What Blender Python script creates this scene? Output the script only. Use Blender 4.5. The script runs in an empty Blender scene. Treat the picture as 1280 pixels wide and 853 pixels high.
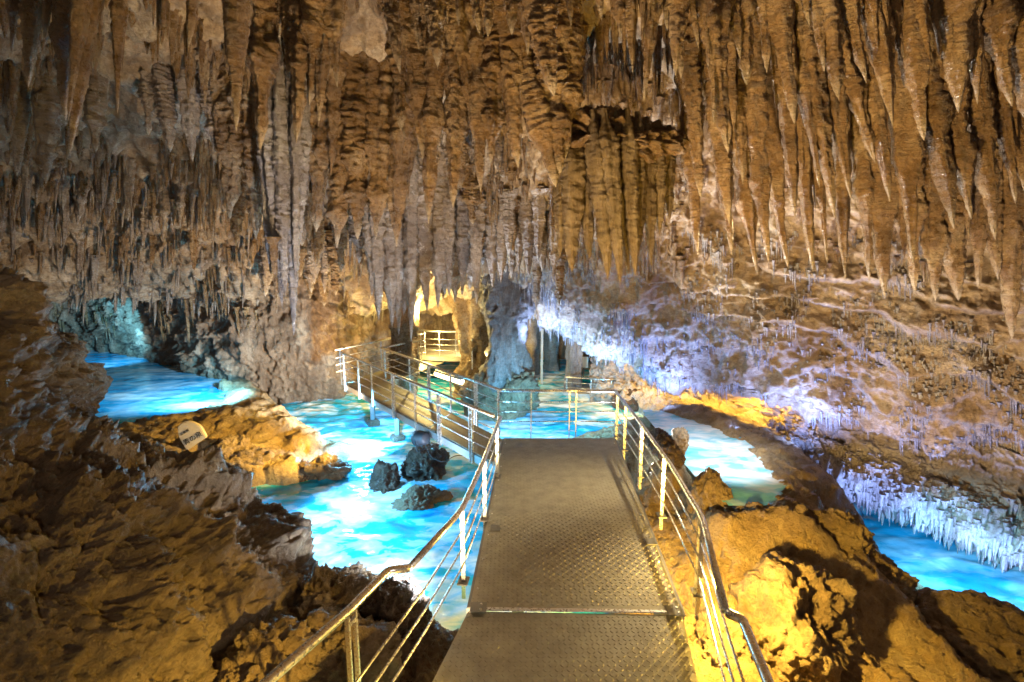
import bpy, bmesh, math, random
import numpy as np
from mathutils import Vector, Matrix

random.seed(7)
RNG = np.random.default_rng(7)
sc = bpy.context.scene
COL = sc.collection

# ------------------------------------------------------------------ camera
F, CX, CY = 640.0, 640.0, 426.5            # survey camera: focal length and centre, in photograph pixels
TH = math.atan((CY - 320.0) / F)           # tilt down
CAMH = 2.75                                # lens height above the footbridge deck (z = 0)
cam_d = bpy.data.cameras.new('camera')
cam_d.sensor_width = 36.0
cam_d.lens = 36.0 * F / 1280.0
cam_d.clip_start = 0.05
cam_d.clip_end = 300.0
cam = bpy.data.objects.new('camera', cam_d)
COL.objects.link(cam)
cam.location = (0, 0, CAMH)
cam.rotation_euler = (math.pi / 2 - TH, 0, 0)
sc.camera = cam

# ------------------------------------------------------------------ world: dim, even ambient fill added to the show cave
w = bpy.data.worlds.new('World')
sc.world = w
w.use_nodes = True
bg = w.node_tree.nodes['Background']
bg.inputs[0].default_value = (1.0, 0.84, 0.68, 1)
bg.inputs[1].default_value = 0.20

sc.view_settings.view_transform = 'Standard'
sc.view_settings.look = 'None'
sc.view_settings.gamma = 1.0
sc.view_settings.exposure = 0.0
sc.view_settings.use_curve_mapping = False
sc.cycles.use_denoising = True
sc.cycles.max_bounces = 5
sc.cycles.diffuse_bounces = 3
sc.cycles.glossy_bounces = 3
sc.cycles.transmission_bounces = 3
sc.cycles.sample_clamp_indirect = 6.0
sc.cycles.caustics_reflective = False
sc.cycles.caustics_refractive = False


# ------------------------------------------------------------------ survey helpers (photograph bearing -> point in the cave)
_c, _s = math.cos(TH), math.sin(TH)


def ray(px, py):
    dx = (px - CX) / F
    dy = (CY - py) / F
    return np.array([dx, _c + dy * _s, -_s + dy * _c])


def G(px, py, z):
    """point of height z seen under that bearing"""
    r = ray(px, py)
    t = (z - CAMH) / r[2]
    return np.array([0, 0, CAMH]) + r * t


def D(px, py, Y):
    """point at distance Y into the cave seen under that bearing"""
    r = ray(px, py)
    return np.array([0, 0, CAMH]) + r * (Y / r[1])


def project(P):
    """bearing of points, as photograph pixels"""
    P = np.asarray(P, float)
    x, y, z = P[..., 0], P[..., 1], P[..., 2] - CAMH
    d = y * _c - z * _s
    u = y * _s + z * _c
    d = np.where(d < 0.05, 0.05, d)
    return CX + F * x / d, CY - F * u / d, d


# ------------------------------------------------------------------ lights: floodlights and lamps of the show cave, and added fill lamps
def spot(loc, target, color, power, deg=70, blend=0.6, radius=0.06):
    L = bpy.data.lights.new('floodlight_beam', 'SPOT')
    L.color = color
    L.energy = power
    L.spot_size = math.radians(deg)
    L.spot_blend = blend
    L.shadow_soft_size = radius
    o = bpy.data.objects.new('floodlight_beam', L)
    COL.objects.link(o)
    o.location = loc
    d = Vector(target) - Vector(loc)
    o.rotation_euler = d.to_track_quat('-Z', 'Y').to_euler()
    return o


def bulb(loc, color, power, radius=0.06):
    L = bpy.data.lights.new('lamp_bulb', 'POINT')
    L.color = color
    L.energy = power
    L.shadow_soft_size = radius
    o = bpy.data.objects.new('lamp_bulb', L)
    COL.objects.link(o)
    o.location = loc
    return o


AMBER = (1.0, 0.70, 0.38)
GOLD = (1.0, 0.62, 0.10)
WARM = (1.0, 0.76, 0.50)
COOL = (0.66, 0.78, 1.0)
BLUE = (0.24, 0.38, 1.0)
CYAN = (0.16, 0.60, 1.0)
WHITE = (0.85, 0.93, 1.0)
#LIGHTS_BEGIN
# amber floods below the walkways, throwing up at the hanging forest
spot((-1.0, 2.6, -0.3), (4.2, 5.8, 4.0), AMBER, 2700, 85, 0.9, 0.06)
spot((2.2, 8.8, -0.6), (3.6, 5.2, 4.6), (1.0, 0.9, 0.8), 2000, 110, 0.9, 0.04)  # unseen pale backlight added to rim the stalactite edges
spot((-0.95, 4.0, -0.35), (-0.6, 6.6, 4.2), AMBER, 1700, 100, 0.9, 0.06)
spot((-1.6, 4.6, -0.8), (-5.0, 7.8, 4.2), WARM, 3600, 95, 0.9, 0.06)
spot((3.7, 4.4, -0.1), (6.8, 7.4, 2.3), WARM, 1100, 95, 1.0, 0.06)
spot((-0.9, 6.6, -0.8), (-1.7, 9.3, 2.8), COOL, 1000, 75, 1.0, 0.05)
spot((-2.3, 5.6, -0.8), (-3.05, 7.0, 2.3), COOL, 1000, 32, 1.0, 0.05)
spot((-1.9, 9.6, -0.8), (-0.6, 7.2, 3.8), COOL, 3000, 110, 1.0, 0.04)
spot((0.3, 8.4, -0.7), (0.0, 11.2, 1.2), (0.62, 0.74, 1.0), 480, 60, 1.0, 0.05)
# unseen warm fill added behind the viewer for the left rock
spot((1.2, -2.4, 3.4), (-3.2, 3.6, 0.6), (1.0, 0.84, 0.68), 330, 75, 1.0, 0.10)
# gold lamp low on the right of the footbridge, and an unseen one added near the viewer for the left rock
bulb((1.95, 4.0, 0.03), GOLD, 700, 0.05)
spot((0.9, 1.3, 0.7), (-2.2, 2.9, -0.9), GOLD, 2400, 52, 1.0, 0.04)
# unseen lamp added under the roof to put a warm sheen on the deck
spot((2.9, 6.6, 3.4), (0.8, 4.9, 0.0), (1.0, 0.78, 0.42), 1000, 60, 1.0, 0.06)
# left wall
spot((-3.2, 9.4, -0.5), (-6.0, 13.0, 1.8), AMBER, 1700, 110, 0.9, 0.06)
# pools
spot((-0.8, 4.7, -0.5), (-2.6, 5.4, -1.05), WHITE, 560, 120, 1.0, 0.08)
spot((-3.0, 9.8, -0.3), (-2.9, 6.4, -1.2), CYAN, 700, 110, 1.0, 0.06)
spot((-3.5, 6.5, 0.0), (-1.3, 6.9, -1.1), CYAN, 1300, 110, 1.0, 0.06)
spot((-2.2, 8.9, -0.4), (-4.3, 11.6, -1.0), CYAN, 2200, 90, 0.8, 0.08)
spot((-5.4, 10.4, 0.5), (-8.6, 11.6, -1.2), CYAN, 2400, 85, 1.0, 0.08)
spot((0.5, 8.0, -0.2), (0.9, 10.8, -1.2), CYAN, 2000, 95, 0.8, 0.08)
spot((2.6, 6.5, 1.5), (3.2, 7.6, -0.36), WHITE, 620, 58, 1.0, 0.08)
# row of blue floods standing below the lip of the overhang
for px_l, py_l, Y_l, pw_l in ((680, 400, 12.4, 280), (750, 436, 11.9, 330), (830, 466, 10.8, 480), (910, 486, 9.7, 480), (990, 502, 9.0, 420), (1075, 590, 8.1, 240), (1160, 630, 7.7, 200), (1240, 665, 7.3, 180)):
    lp = D(px_l, py_l, Y_l)
    spot((lp[0] - 0.30, lp[1] - 0.95, lp[2] - 0.5), (lp[0], lp[1] - 0.15, lp[2] + 0.3), (0.34, 0.50, 1.0) if px_l < 800 else (0.20, 0.34, 1.0), pw_l, 140, 1.0, 0.05)
spot((5.4, 5.6, -0.9), (7.2, 7.4, -2.2), CYAN, 950, 75, 1.0, 0.05)
# gold lamps hidden behind the lip, on the recessed wall
for px_l, py_l, Y_l in ((800, 458, 11.3), (850, 472, 10.6), (905, 484, 9.8), (960, 496, 9.3)):
    lp = D(px_l, py_l, Y_l)
    bulb((lp[0] + 0.1, lp[1] + 0.5, lp[2] + 0.12), GOLD, 150, 0.03)
# blue glow in the far left recess, unseen bulb added to brighten the side walkway
lp = D(135, 418, 14.6)
spot(tuple(D(150, 422, 13.6)), tuple(D(120, 405, 16.5)), CYAN, 900, 100, 1.0, 0.06)
bulb((-2.2, 12.2, 1.5), (1.0, 0.76, 0.3), 200, 0.05)
# niche
bulb((-2.6, 13.6, 0.5), (1.0, 0.72, 0.2), 260, 0.06)
bulb((-0.9, 14.5, 0.4), (1.0, 0.78, 0.35), 200, 0.06)
bulb((3.0, 16.0, 0.8), (0.9, 0.9, 0.5), 700, 0.06)
# mound with the plaque
spot((-2.0, 8.0, 0.25), (-4.8, 9.0, -0.5), GOLD, 1900, 60, 0.8, 0.04)
#LIGHTS_END


# ------------------------------------------------------------------ noise (numpy gradient noise)
_perm = np.random.default_rng(3).permutation(256)
_perm = np.concatenate([_perm, _perm, _perm]).astype(np.int64)
_gr = np.random.default_rng(5).normal(size=(256, 3))
_gr /= np.linalg.norm(_gr, axis=1)[:, None]
_gr = _gr.astype(np.float32)


def noise(P):
    P = np.asarray(P, np.float32)
    i = np.floor(P).astype(np.int64)
    f = P - i
    i &= 255
    u = f * f * f * (f * (f * 6 - 15) + 10)
    out = 0
    for a in (0, 1):
        wa = u[:, 0] if a else 1 - u[:, 0]
        pa = _perm[i[:, 0] + a]
        for b in (0, 1):
            wb = wa * (u[:, 1] if b else 1 - u[:, 1])
            pb = _perm[pa + i[:, 1] + b]
            for c in (0, 1):
                wc = wb * (u[:, 2] if c else 1 - u[:, 2])
                g = _gr[_perm[pb + i[:, 2] + c] & 255]
                out = out + wc * (g[:, 0] * (f[:, 0] - a) + g[:, 1] * (f[:, 1] - b) + g[:, 2] * (f[:, 2] - c))
    return out * 1.6


def fbm(P, octv=4, gain=0.5, lac=2.03):
    P = np.asarray(P, np.float32)
    o = 0
    a = 1.0
    for k in range(octv):
        o = o + a * noise(P + 17.3 * k)
        P = P * lac
        a *= gain
    return o


def ridged(P, octv=4, gain=0.5, lac=2.1):
    P = np.asarray(P, np.float32)
    o = 0
    a = 1.0
    for k in range(octv):
        o = o + a * (1 - 2.2 * np.abs(noise(P + 31.7 * k)))
        P = P * lac
        a *= gain
    return o


# ------------------------------------------------------------------ mesh helpers
def mesh_np(name, V, Fq, smooth=True):
    me = bpy.data.meshes.new(name)
    V = np.asarray(V, np.float32)
    n = len(V)
    me.vertices.add(n)
    me.vertices.foreach_set('co', V.ravel())
    if isinstance(Fq, np.ndarray):
        k = Fq.shape[1]
        me.loops.add(Fq.size)
        me.loops.foreach_set('vertex_index', Fq.astype(np.int32).ravel())
        me.polygons.add(len(Fq))
        me.polygons.foreach_set('loop_start', np.arange(0, Fq.size, k, dtype=np.int32))
        me.polygons.foreach_set('loop_total', np.full(len(Fq), k, dtype=np.int32))
    else:
        flat = np.concatenate([np.asarray(f, np.int32) for f in Fq])
        tot = np.array([len(f) for f in Fq], np.int32)
        me.loops.add(len(flat))
        me.loops.foreach_set('vertex_index', flat)
        me.polygons.add(len(Fq))
        me.polygons.foreach_set('loop_start', (np.cumsum(tot) - tot).astype(np.int32))
        me.polygons.foreach_set('loop_total', tot)
    me.update(calc_edges=True)
    me.polygons.foreach_set('use_smooth', np.full(len(me.polygons), smooth, dtype=bool))
    return me


def add(name, me, mat, parent=None, loc=None, rot=None, scale=None, **props):
    o = bpy.data.objects.new(name, me)
    COL.objects.link(o)
    if mat is not None and me is not None and len(me.materials) == 0:
        me.materials.append(mat)
    if parent is not None:
        o.parent = parent
    if loc is not None:
        o.location = loc
    if rot is not None:
        o.rotation_euler = rot
    if scale is not None:
        o.scale = scale
    for k, v in props.items():
        o[k] = v
    return o


def empty(name, loc, label, category, group=None, rot=None):
    o = bpy.data.objects.new(name, None)
    COL.objects.link(o)
    o.location = loc
    if rot is not None:
        o.rotation_euler = rot
    o['label'] = label
    o['category'] = category
    if group:
        o['group'] = group
    return o


def grid_faces(nr, nc):
    a = np.arange(nr * nc).reshape(nr, nc)
    return np.stack([a[:-1, :-1], a[:-1, 1:], a[1:, 1:], a[1:, :-1]], -1).reshape(-1, 4)


def cr_weights(n_ctrl, n):
    """Catmull-Rom weight matrix (n x n_ctrl)"""
    t = np.linspace(0, n_ctrl - 1, n)
    i = np.minimum(t.astype(int), n_ctrl - 2)
    f = t - i
    W = np.zeros((n, n_ctrl))
    w0 = -0.5 * f + f**2 - 0.5 * f**3
    w1 = 1 - 2.5 * f**2 + 1.5 * f**3
    w2 = 0.5 * f + 2 * f**2 - 1.5 * f**3
    w3 = -0.5 * f**2 + 0.5 * f**3
    for k, ww in ((-1, w0), (0, w1), (1, w2), (2, w3)):
        np.add.at(W, (np.arange(n), np.clip(i + k, 0, n_ctrl - 1)), ww)
    return W


def loft(ctrl, nr, nc):
    C = np.asarray(ctrl, float)
    return np.einsum('ar,rcx,bc->abx', cr_weights(C.shape[0], nr), C, cr_weights(C.shape[1], nc))


def grid_normals(P):
    du = np.gradient(P, axis=0)
    dv = np.gradient(P, axis=1)
    n = np.cross(du, dv)
    return n / np.maximum(np.linalg.norm(n, axis=-1, keepdims=True), 1e-9)


# ------------------------------------------------------------------ materials
def nodes_of(m):
    m.use_nodes = True
    nt = m.node_tree
    for n in list(nt.nodes):
        nt.nodes.remove(n)
    return nt


class NT:
    def __init__(self, name):
        self.m = bpy.data.materials.new(name)
        self.nt = nodes_of(self.m)
        self.out = self.n('ShaderNodeOutputMaterial')

    def n(self, t, **kw):
        x = self.nt.nodes.new(t)
        for k, v in kw.items():
            setattr(x, k, v)
        return x

    def link(self, a, b):
        self.nt.links.new(a, b)

    def pos(self, scale=(1, 1, 1)):
        g = self.n('ShaderNodeNewGeometry')
        mp = self.n('ShaderNodeMapping')
        mp.inputs['Scale'].default_value = scale
        self.link(g.outputs['Position'], mp.inputs['Vector'])
        return mp.outputs[0]

    def noise(self, vec, scale, detail=5, rough=0.6, dist=0.0):
        x = self.n('ShaderNodeTexNoise')
        x.inputs['Scale'].default_value = scale
        x.inputs['Detail'].default_value = detail
        x.inputs['Roughness'].default_value = rough
        x.inputs['Distortion'].default_value = dist
        self.link(vec, x.inputs['Vector'])
        return x.outputs['Fac']

    def ramp(self, fac, stops, interp='LINEAR'):
        r = self.n('ShaderNodeValToRGB')
        r.color_ramp.interpolation = interp
        el = r.color_ramp.elements
        while len(el) < len(stops):
            el.new(0.5)
        for e, (p, c) in zip(el, stops):
            e.position = p
            e.color = (*c, 1) if len(c) == 3 else c
        self.link(fac, r.inputs[0])
        return r.outputs[0]

    def mix(self, fac, a, b, mode='MIX'):
        x = self.n('ShaderNodeMix', data_type='RGBA', blend_type=mode)
        for s, v in ((x.inputs[0], fac), (x.inputs[6], a), (x.inputs[7], b)):
            if hasattr(v, 'default_value') or hasattr(v, 'links'):
                self.link(v, s)
            elif isinstance(v, tuple):
                s.default_value = (*v, 1) if len(v) == 3 else v
            else:
                s.default_value = v
        return x.outputs[2]

    def math(self, op, a, b=0.0):
        x = self.n('ShaderNodeMath', operation=op)
        for s, v in ((x.inputs[0], a), (x.inputs[1], b)):
            if isinstance(v, (int, float)):
                s.default_value = v
            else:
                self.link(v, s)
        return x.outputs[0]

    def bump(self, h, strength, dist, normal=None):
        b = self.n('ShaderNodeBump')
        b.inputs['Strength'].default_value = strength
        b.inputs['Distance'].default_value = dist
        self.link(h, b.inputs['Height'])
        if normal is not None:
            self.link(normal, b.inputs['Normal'])
        return b.outputs[0]

    def principled(self, **kw):
        p = self.n('ShaderNodeBsdfPrincipled')
        for k, v in kw.items():
            s = p.inputs[k]
            if isinstance(v, (int, float)):
                s.default_value = v
            elif isinstance(v, tuple):
                s.default_value = (*v, 1) if len(v) == 3 else v
            else:
                self.link(v, s)
        self.link(p.outputs[0], self.out.inputs['Surface'])
        return p


def rock_mat(name, dark, mid, light, crust=(0.55, 0.5, 0.44), crust_amt=0.0, rough=0.55, rings=0.0,
             bump=0.6, sc_col=1.2, spec=0.5, stretch=(1, 1, 1), fine=60.0, tip=None):
    t = NT(name)
    v = t.pos(stretch)
    v1 = t.pos((1, 1, 1))
    n1 = t.noise(v, sc_col, 6, 0.65, 0.4)
    col = t.ramp(n1, [(0.30, dark), (0.5, mid), (0.70, light)])
    n2 = t.noise(v, sc_col * 9, 6, 0.75, 0.3)
    col = t.mix(t.ramp(n2, [(0.34, (0.65,) * 3), (0.56, (0, 0, 0))]), col, dark)
    if crust_amt > 0:
        n3 = t.noise(v1, sc_col * 3.2, 7, 0.8, 0.8)
        lo = 0.72 - 0.35 * crust_amt
        f = t.ramp(n3, [(lo, (0, 0, 0)), (lo + 0.09, (0.9,) * 3)])
        col = t.mix(f, col, crust)
    if tip:
        tc = t.n('ShaderNodeTexCoord')
        sx = t.n('ShaderNodeSeparateXYZ')
        t.link(tc.outputs['Generated'], sx.inputs[0])
        zz_ = t.math('ADD', sx.outputs[2], t.math('MULTIPLY', t.math('SUBTRACT', n2, 0.5), 0.12))
        col = t.mix(t.ramp(zz_, [(0.02, (0.65,) * 3), (0.10, (0, 0, 0))]), col, tip)
    nb = t.noise(v1, fine * 0.22, 7, 0.72)
    h = t.math('MULTIPLY', nb, 1.0)
    h = t.math('ADD', h, t.math('MULTIPLY', n2, 0.8))
    if rings > 0:
        vr = t.pos((6.0, 6.0, 30.0))
        nr = t.noise(vr, 1.0, 5, 0.65, 1.0)
        h = t.math('ADD', h, t.math('MULTIPLY', nr, rings))
        col = t.mix(t.ramp(nr, [(0.38, (0.35,) * 3), (0.55, (0, 0, 0))]), col, dark)
    nrm = t.bump(h, bump, 0.07)
    rr = t.ramp(nb, [(0.35, (max(0.08, rough - 0.25),) * 3), (0.65, (min(1, rough + 0.2),) * 3)])
    t.principled(**{'Base Color': col, 'Roughness': rr, 'Specular IOR Level': spec, 'Normal': nrm})
    return t.m


M = {}
M['ceiling'] = rock_mat('ceiling_limestone', (0.16, 0.10, 0.055), (0.46, 0.34, 0.22), (0.68, 0.58, 0.45), (0.64, 0.57, 0.48), 0.22, 0.6, 0.3, 0.9)
M['stal'] = rock_mat('stalactite_amber', (0.10, 0.055, 0.020), (0.30, 0.185, 0.085), (0.50, 0.37, 0.22), (0.60, 0.54, 0.47), 0.16, 0.36, 0.55, 1.0, 1.9, 0.7, tip=(0.62, 0.53, 0.40))
M['stal_grey'] = rock_mat('stalactite_grey', (0.14, 0.10, 0.075), (0.33, 0.26, 0.20), (0.50, 0.43, 0.36), (0.66, 0.64, 0.62), 0.4, 0.40, 0.55, 0.9, 1.6, 0.6, tip=(0.68, 0.64, 0.58))
M['stal_pale'] = rock_mat('stalactite_pale', (0.16, 0.13, 0.12), (0.38, 0.35, 0.34), (0.58, 0.57, 0.57), (0.75, 0.75, 0.76), 0.4, 0.4, 0.55, 0.9, 1.6, 0.5)
M['stal_olive'] = rock_mat('drapery_olive', (0.07, 0.045, 0.018), (0.16, 0.11, 0.05), (0.27, 0.205, 0.11), (0.55, 0.52, 0.48), 0.12, 0.42, 0.0, 0.7, 1.6, 0.5, (2.5, 2.5, 0.4))
M['wall'] = rock_mat('wall_limestone', (0.10, 0.06, 0.035), (0.28, 0.19, 0.12), (0.44, 0.34, 0.24), (0.55, 0.48, 0.42), 0.25, 0.6, 0.0, 1.0, 1.2, 0.4, (1.6, 1.6, 0.5))
M['blue_band'] = rock_mat('overhang_limestone', (0.20, 0.15, 0.11), (0.42, 0.34, 0.26), (0.60, 0.54, 0.48), (0.62, 0.58, 0.53), 0.25, 0.55, 0.0, 1.0)
M['rockslope'] = rock_mat('rough_brown_rock', (0.06, 0.04, 0.028), (0.19, 0.135, 0.085), (0.36, 0.28, 0.19), (0.34, 0.29, 0.24), 0.18, 0.5, 0.0, 1.1, 0.9)
M['flow'] = rock_mat('flowstone_floor', (0.16, 0.10, 0.05), (0.36, 0.25, 0.13), (0.52, 0.40, 0.24), (0.5, 0.42, 0.3), 0.15, 0.45, 0.0, 1.1, 1.6)
M['boulder'] = rock_mat('boulder_rock', (0.10, 0.065, 0.04), (0.30, 0.21, 0.12), (0.46, 0.35, 0.22), (0.5, 0.45, 0.38), 0.2, 0.55, 0.0, 1.2, 1.8)
M['darkrock'] = rock_mat('wet_dark_rock', (0.035, 0.024, 0.018), (0.13, 0.08, 0.052), (0.22, 0.15, 0.11), (0.30, 0.24, 0.21), 0.2, 0.4, 0.0, 1.2, 2.2)
M['column'] = rock_mat('column_calcite', (0.09, 0.075, 0.065), (0.25, 0.22, 0.20), (0.44, 0.42, 0.40), (0.66, 0.66, 0.66), 0.3, 0.45, 0.3, 1.0, 1.5, 0.5, (2.2, 2.2, 0.5))


def metal_mat(name, base, rough, metallic=1.0, dirt=0.3, bump=0.0):
    t = NT(name)
    v = t.pos()
    n = t.noise(v, 6, 6, 0.7)
    n2 = t.noise(v, 45, 4, 0.7)
    col = t.mix(t.ramp(n, [(0.35, (0, 0, 0)), (0.7, (dirt,) * 3)]), base, tuple(x * 0.35 for x in base))
    rr = t.ramp(n2, [(0.3, (max(0.05, rough - 0.12),) * 3), (0.75, (min(1, rough + 0.15),) * 3)])
    kw = {'Base Color': col, 'Roughness': rr, 'Metallic': metallic}
    if bump:
        kw['Normal'] = t.bump(n2, bump, 0.01)
    t.principled(**kw)
    return t.m


M['steel'] = metal_mat('stainless_steel', (0.78, 0.76, 0.73), 0.30, 1.0, 0.08)
M['deck'] = metal_mat('tread_plate_steel', (0.42, 0.39, 0.31), 0.48, 0.65, 0.5, 0.2)
M['lug'] = metal_mat('tread_lug_steel', (0.42, 0.39, 0.31), 0.52, 0.65, 0.5)
M['frame'] = metal_mat('galvanised_frame', (0.25, 0.24, 0.23), 0.45, 0.8)
M['black'] = metal_mat('black_casing', (0.018, 0.018, 0.022), 0.65, 0.0)
M['leg'] = metal_mat('painted_leg', (0.07, 0.075, 0.08), 0.6, 0.2)
M['plaque'] = rock_mat('plaque_stone', (0.40, 0.33, 0.23), (0.46, 0.38, 0.27), (0.52, 0.44, 0.32), (0.7, 0.6, 0.5), 0.0, 0.6, 0, 0.15, 3)
M['concrete'] = rock_mat('concrete', (0.3, 0.28, 0.24), (0.4, 0.37, 0.32), (0.5, 0.47, 0.4), (0.5, 0.5, 0.5), 0, 0.7, 0, 0.3, 3)


def plain(name, col, rough=0.6, emit=None, strength=0.0):
    t = NT(name)
    n = t.noise(t.pos(), 30, 3)
    c = t.mix(t.math('MULTIPLY', n, 0.25), col, tuple(x * 0.6 for x in col))
    p = t.principled(**{'Base Color': c, 'Roughness': rough})
    if emit:
        p.inputs['Emission Color'].default_value = (*emit, 1)
        p.inputs['Emission Strength'].default_value = strength
    return t.m


M['ink'] = plain('engraved_ink', (0.02, 0.017, 0.014), 0.8)
M['sign'] = plain('sign_white', (0.7, 0.7, 0.66), 0.5)
M['glass_warm'] = plain('lamp_glass_warm', (0.8, 0.7, 0.4), 0.4, (1.0, 0.8, 0.4), 9.0)
M['glass_white'] = plain('lamp_glass_white', (0.8, 0.8, 0.8), 0.4, (0.75, 0.92, 1.0), 1.5)
M['cable'] = plain('cable_rubber', (0.015, 0.015, 0.016), 0.6)


def water_mat(name, deep, mid, foam_glow_c, foam=0.5, scale=0.9, rough=0.07, angle=0.0, bump=0.18, clear=0.07):
    t = NT(name)
    g = t.n('ShaderNodeNewGeometry')
    mp = t.n('ShaderNodeMapping')
    mp.inputs['Rotation'].default_value = (0, 0, angle)
    mp.inputs['Scale'].default_value = (1.0, 1.8, 1.0)
    t.link(g.outputs['Position'], mp.inputs['Vector'])
    v = mp.outputs[0]
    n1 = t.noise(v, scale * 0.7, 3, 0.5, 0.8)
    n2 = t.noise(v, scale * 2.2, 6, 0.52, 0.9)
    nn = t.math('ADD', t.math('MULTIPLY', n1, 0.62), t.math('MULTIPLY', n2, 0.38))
    hi = 0.80 - 0.18 * foam  # white of the ramp is foam and also lamp glow painted on the water
    col = t.ramp(nn, [(0.28, deep), (0.46, mid), (hi - 0.14, tuple(0.75 * a + 0.25 * b for a, b in zip(mid, foam_glow_c))), (hi, foam_glow_c)], 'EASE')
    nb = t.noise(v, scale * 6, 4, 0.55, 0.6)
    h = t.math('ADD', nb, t.math('MULTIPLY', nn, 1.2))
    nrm = t.bump(h, bump, 0.05)
    p = t.principled(**{'Base Color': col, 'Roughness': rough, 'Normal': nrm, 'IOR': 1.33, 'Specular IOR Level': 0.6})
    tr = t.n('ShaderNodeBsdfTransparent')
    tr.inputs[0].default_value = (0.55, 0.92, 1.0, 1)
    mx = t.n('ShaderNodeMixShader')
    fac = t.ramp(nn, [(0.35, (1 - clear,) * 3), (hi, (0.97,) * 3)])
    t.link(fac, mx.inputs[0])
    t.link(tr.outputs[0], mx.inputs[1])
    t.link(p.outputs[0], mx.inputs[2])
    t.link(mx.outputs[0], t.out.inputs['Surface'])
    return t.m


M['w_left'] = water_mat('left_pool_water', (0.0, 0.16, 0.38), (0.02, 0.42, 0.68), (0.85, 0.93, 0.95), 0.85, 0.7, 0.06, 0.15)  # extra white here paints the glow of this pool
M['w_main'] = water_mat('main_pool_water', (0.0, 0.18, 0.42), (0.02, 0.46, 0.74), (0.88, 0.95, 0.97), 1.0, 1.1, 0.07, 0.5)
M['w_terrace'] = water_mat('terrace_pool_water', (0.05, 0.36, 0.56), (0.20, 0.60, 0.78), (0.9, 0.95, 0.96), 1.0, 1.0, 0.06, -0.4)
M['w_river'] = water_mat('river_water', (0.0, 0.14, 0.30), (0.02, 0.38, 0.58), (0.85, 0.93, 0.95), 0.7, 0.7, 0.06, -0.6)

# ================================================================== THE CAVE
# ------------------------------------------------------------------ ceiling
# each column: (bearing px, [(py, distance) ...]) from overhead to the lip at the back
cols = [
    (-700, [(-60, 4.2), (90, 5.2), (180, 6.4), (235, 7.2), (270, 8.0), (340, 9.0), (420, 9.6)]),
    (-300, [(-60, 4.8), (80, 6.2), (170, 7.8), (222, 8.8), (250, 9.6), (330, 10.4), (400, 11.0)]),
    (0,    [(-60, 5.3), (80, 7.0), (165, 8.8), (215, 9.8), (238, 10.6), (310, 11.6), (370, 12.4)]),
    (160,  [(-60, 5.5), (80, 7.4), (170, 9.2), (215, 10.4), (238, 11.2), (310, 12.2), (370, 13.2)]),
    (320,  [(-60, 5.6), (70, 7.6), (170, 9.2), (225, 10.2), (270, 11.0), (330, 12.0), (385, 13.0)]),
    (460,  [(-60, 5.6), (80, 7.6), (180, 9.2), (250, 10.2), (305, 11.2), (350, 12.6), (385, 15.0)]),
    (580,  [(-60, 5.5), (80, 7.4), (190, 8.9), (265, 10.0), (315, 11.0), (350, 12.6), (385, 15.5)]),
    (680,  [(-60, 5.4), (80, 7.2), (190, 8.6), (270, 9.6), (320, 10.6), (355, 11.5), (395, 12.6)]),
    (760,  [(-60, 5.4), (80, 7.1), (190, 8.4), (270, 9.3), (330, 10.1), (385, 10.9), (442, 11.8)]),
    (860,  [(-60, 5.9), (80, 7.6), (190, 8.7), (275, 9.2), (340, 9.5), (400, 10.0), (474, 10.5)]),
    (1000, [(-60, 6.0), (80, 7.6), (200, 8.4), (290, 8.6), (360, 8.65), (430, 8.7), (504, 8.9)]),
    (1150, [(-60, 5.7), (90, 7.0), (220, 7.7), (320, 7.95), (400, 7.9), (480, 7.9), (550, 8.1)]),
    (1300, [(-60, 5.3), (100, 6.4), (240, 6.9), (350, 7.05), (440, 7.05), (530, 7.1), (600, 7.3)]),
    (1550, [(-60, 4.4), (120, 5.2), (280, 5.6), (400, 5.4), (510, 5.7), (620, 5.9), (700, 6.1)]),
    (2000, [(-60, 3.2), (140, 3.7), (320, 4.0), (460, 4.2), (600, 4.4), (740, 4.6), (840, 4.8)]),
]
ctrl = []
for px, col in cols:
    pts = [D(px, py, Y) for py, Y in col]
    first = pts[0]
    sx = (px - 640) / 640.0
    pre = [np.array([sx * 4.5, -5.0, first[2] + 0.6]), np.array([sx * 4.0, -1.5, first[2] + 0.7]),
           np.array([0.7 * first[0] + 0.3 * sx * 3.6, 1.5, first[2] + 0.5])]
    lip = pts[-1]
    post = [lip + np.array([0.1, 0.45, 0.32]), lip + np.array([0.5, 2.4, 0.62]), lip + np.array([0.8, 6.0, 0.3])]
    ctrl.append(pre + pts + post)
ctrl = np.array(ctrl).transpose(1, 0, 2)
NR, NC = 520, 720
P = loft(ctrl, NR, NC)
N = grid_normals(P)
if N[NR // 2, NC // 2, 2] > 0:
    N = -N                                    # into the chamber
Pf = P.reshape(-1, 3)
d = 0.30 * fbm(Pf * 0.55, 3) + 0.16 * ridged(Pf * np.array([1.3, 1.3, 0.8]), 4) + 0.05 * ridged(Pf * 6.0, 3) - 0.1
# scalloped ledges on the sloping roof to the right
px_, py_, dd_ = project(Pf)
wr = np.clip((px_ - 700) / 150, 0, 1) * np.clip((py_ - 290) / 60, 0, 1)
vrow = np.repeat(np.linspace(0, 1, NR), NC)
saw = (vrow * 23 + 0.45 * fbm(Pf * 0.8 + 3, 3)) % 1.0
d = d + wr * 0.26 * (np.minimum(saw / 0.82, (1 - saw) / 0.18) - 0.5)
d = d + wr * (0.05 * ridged(Pf * np.array([2.0, 2.0, 7.0]), 4) + 0.03 * ridged(Pf * 11.0, 3))
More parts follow.
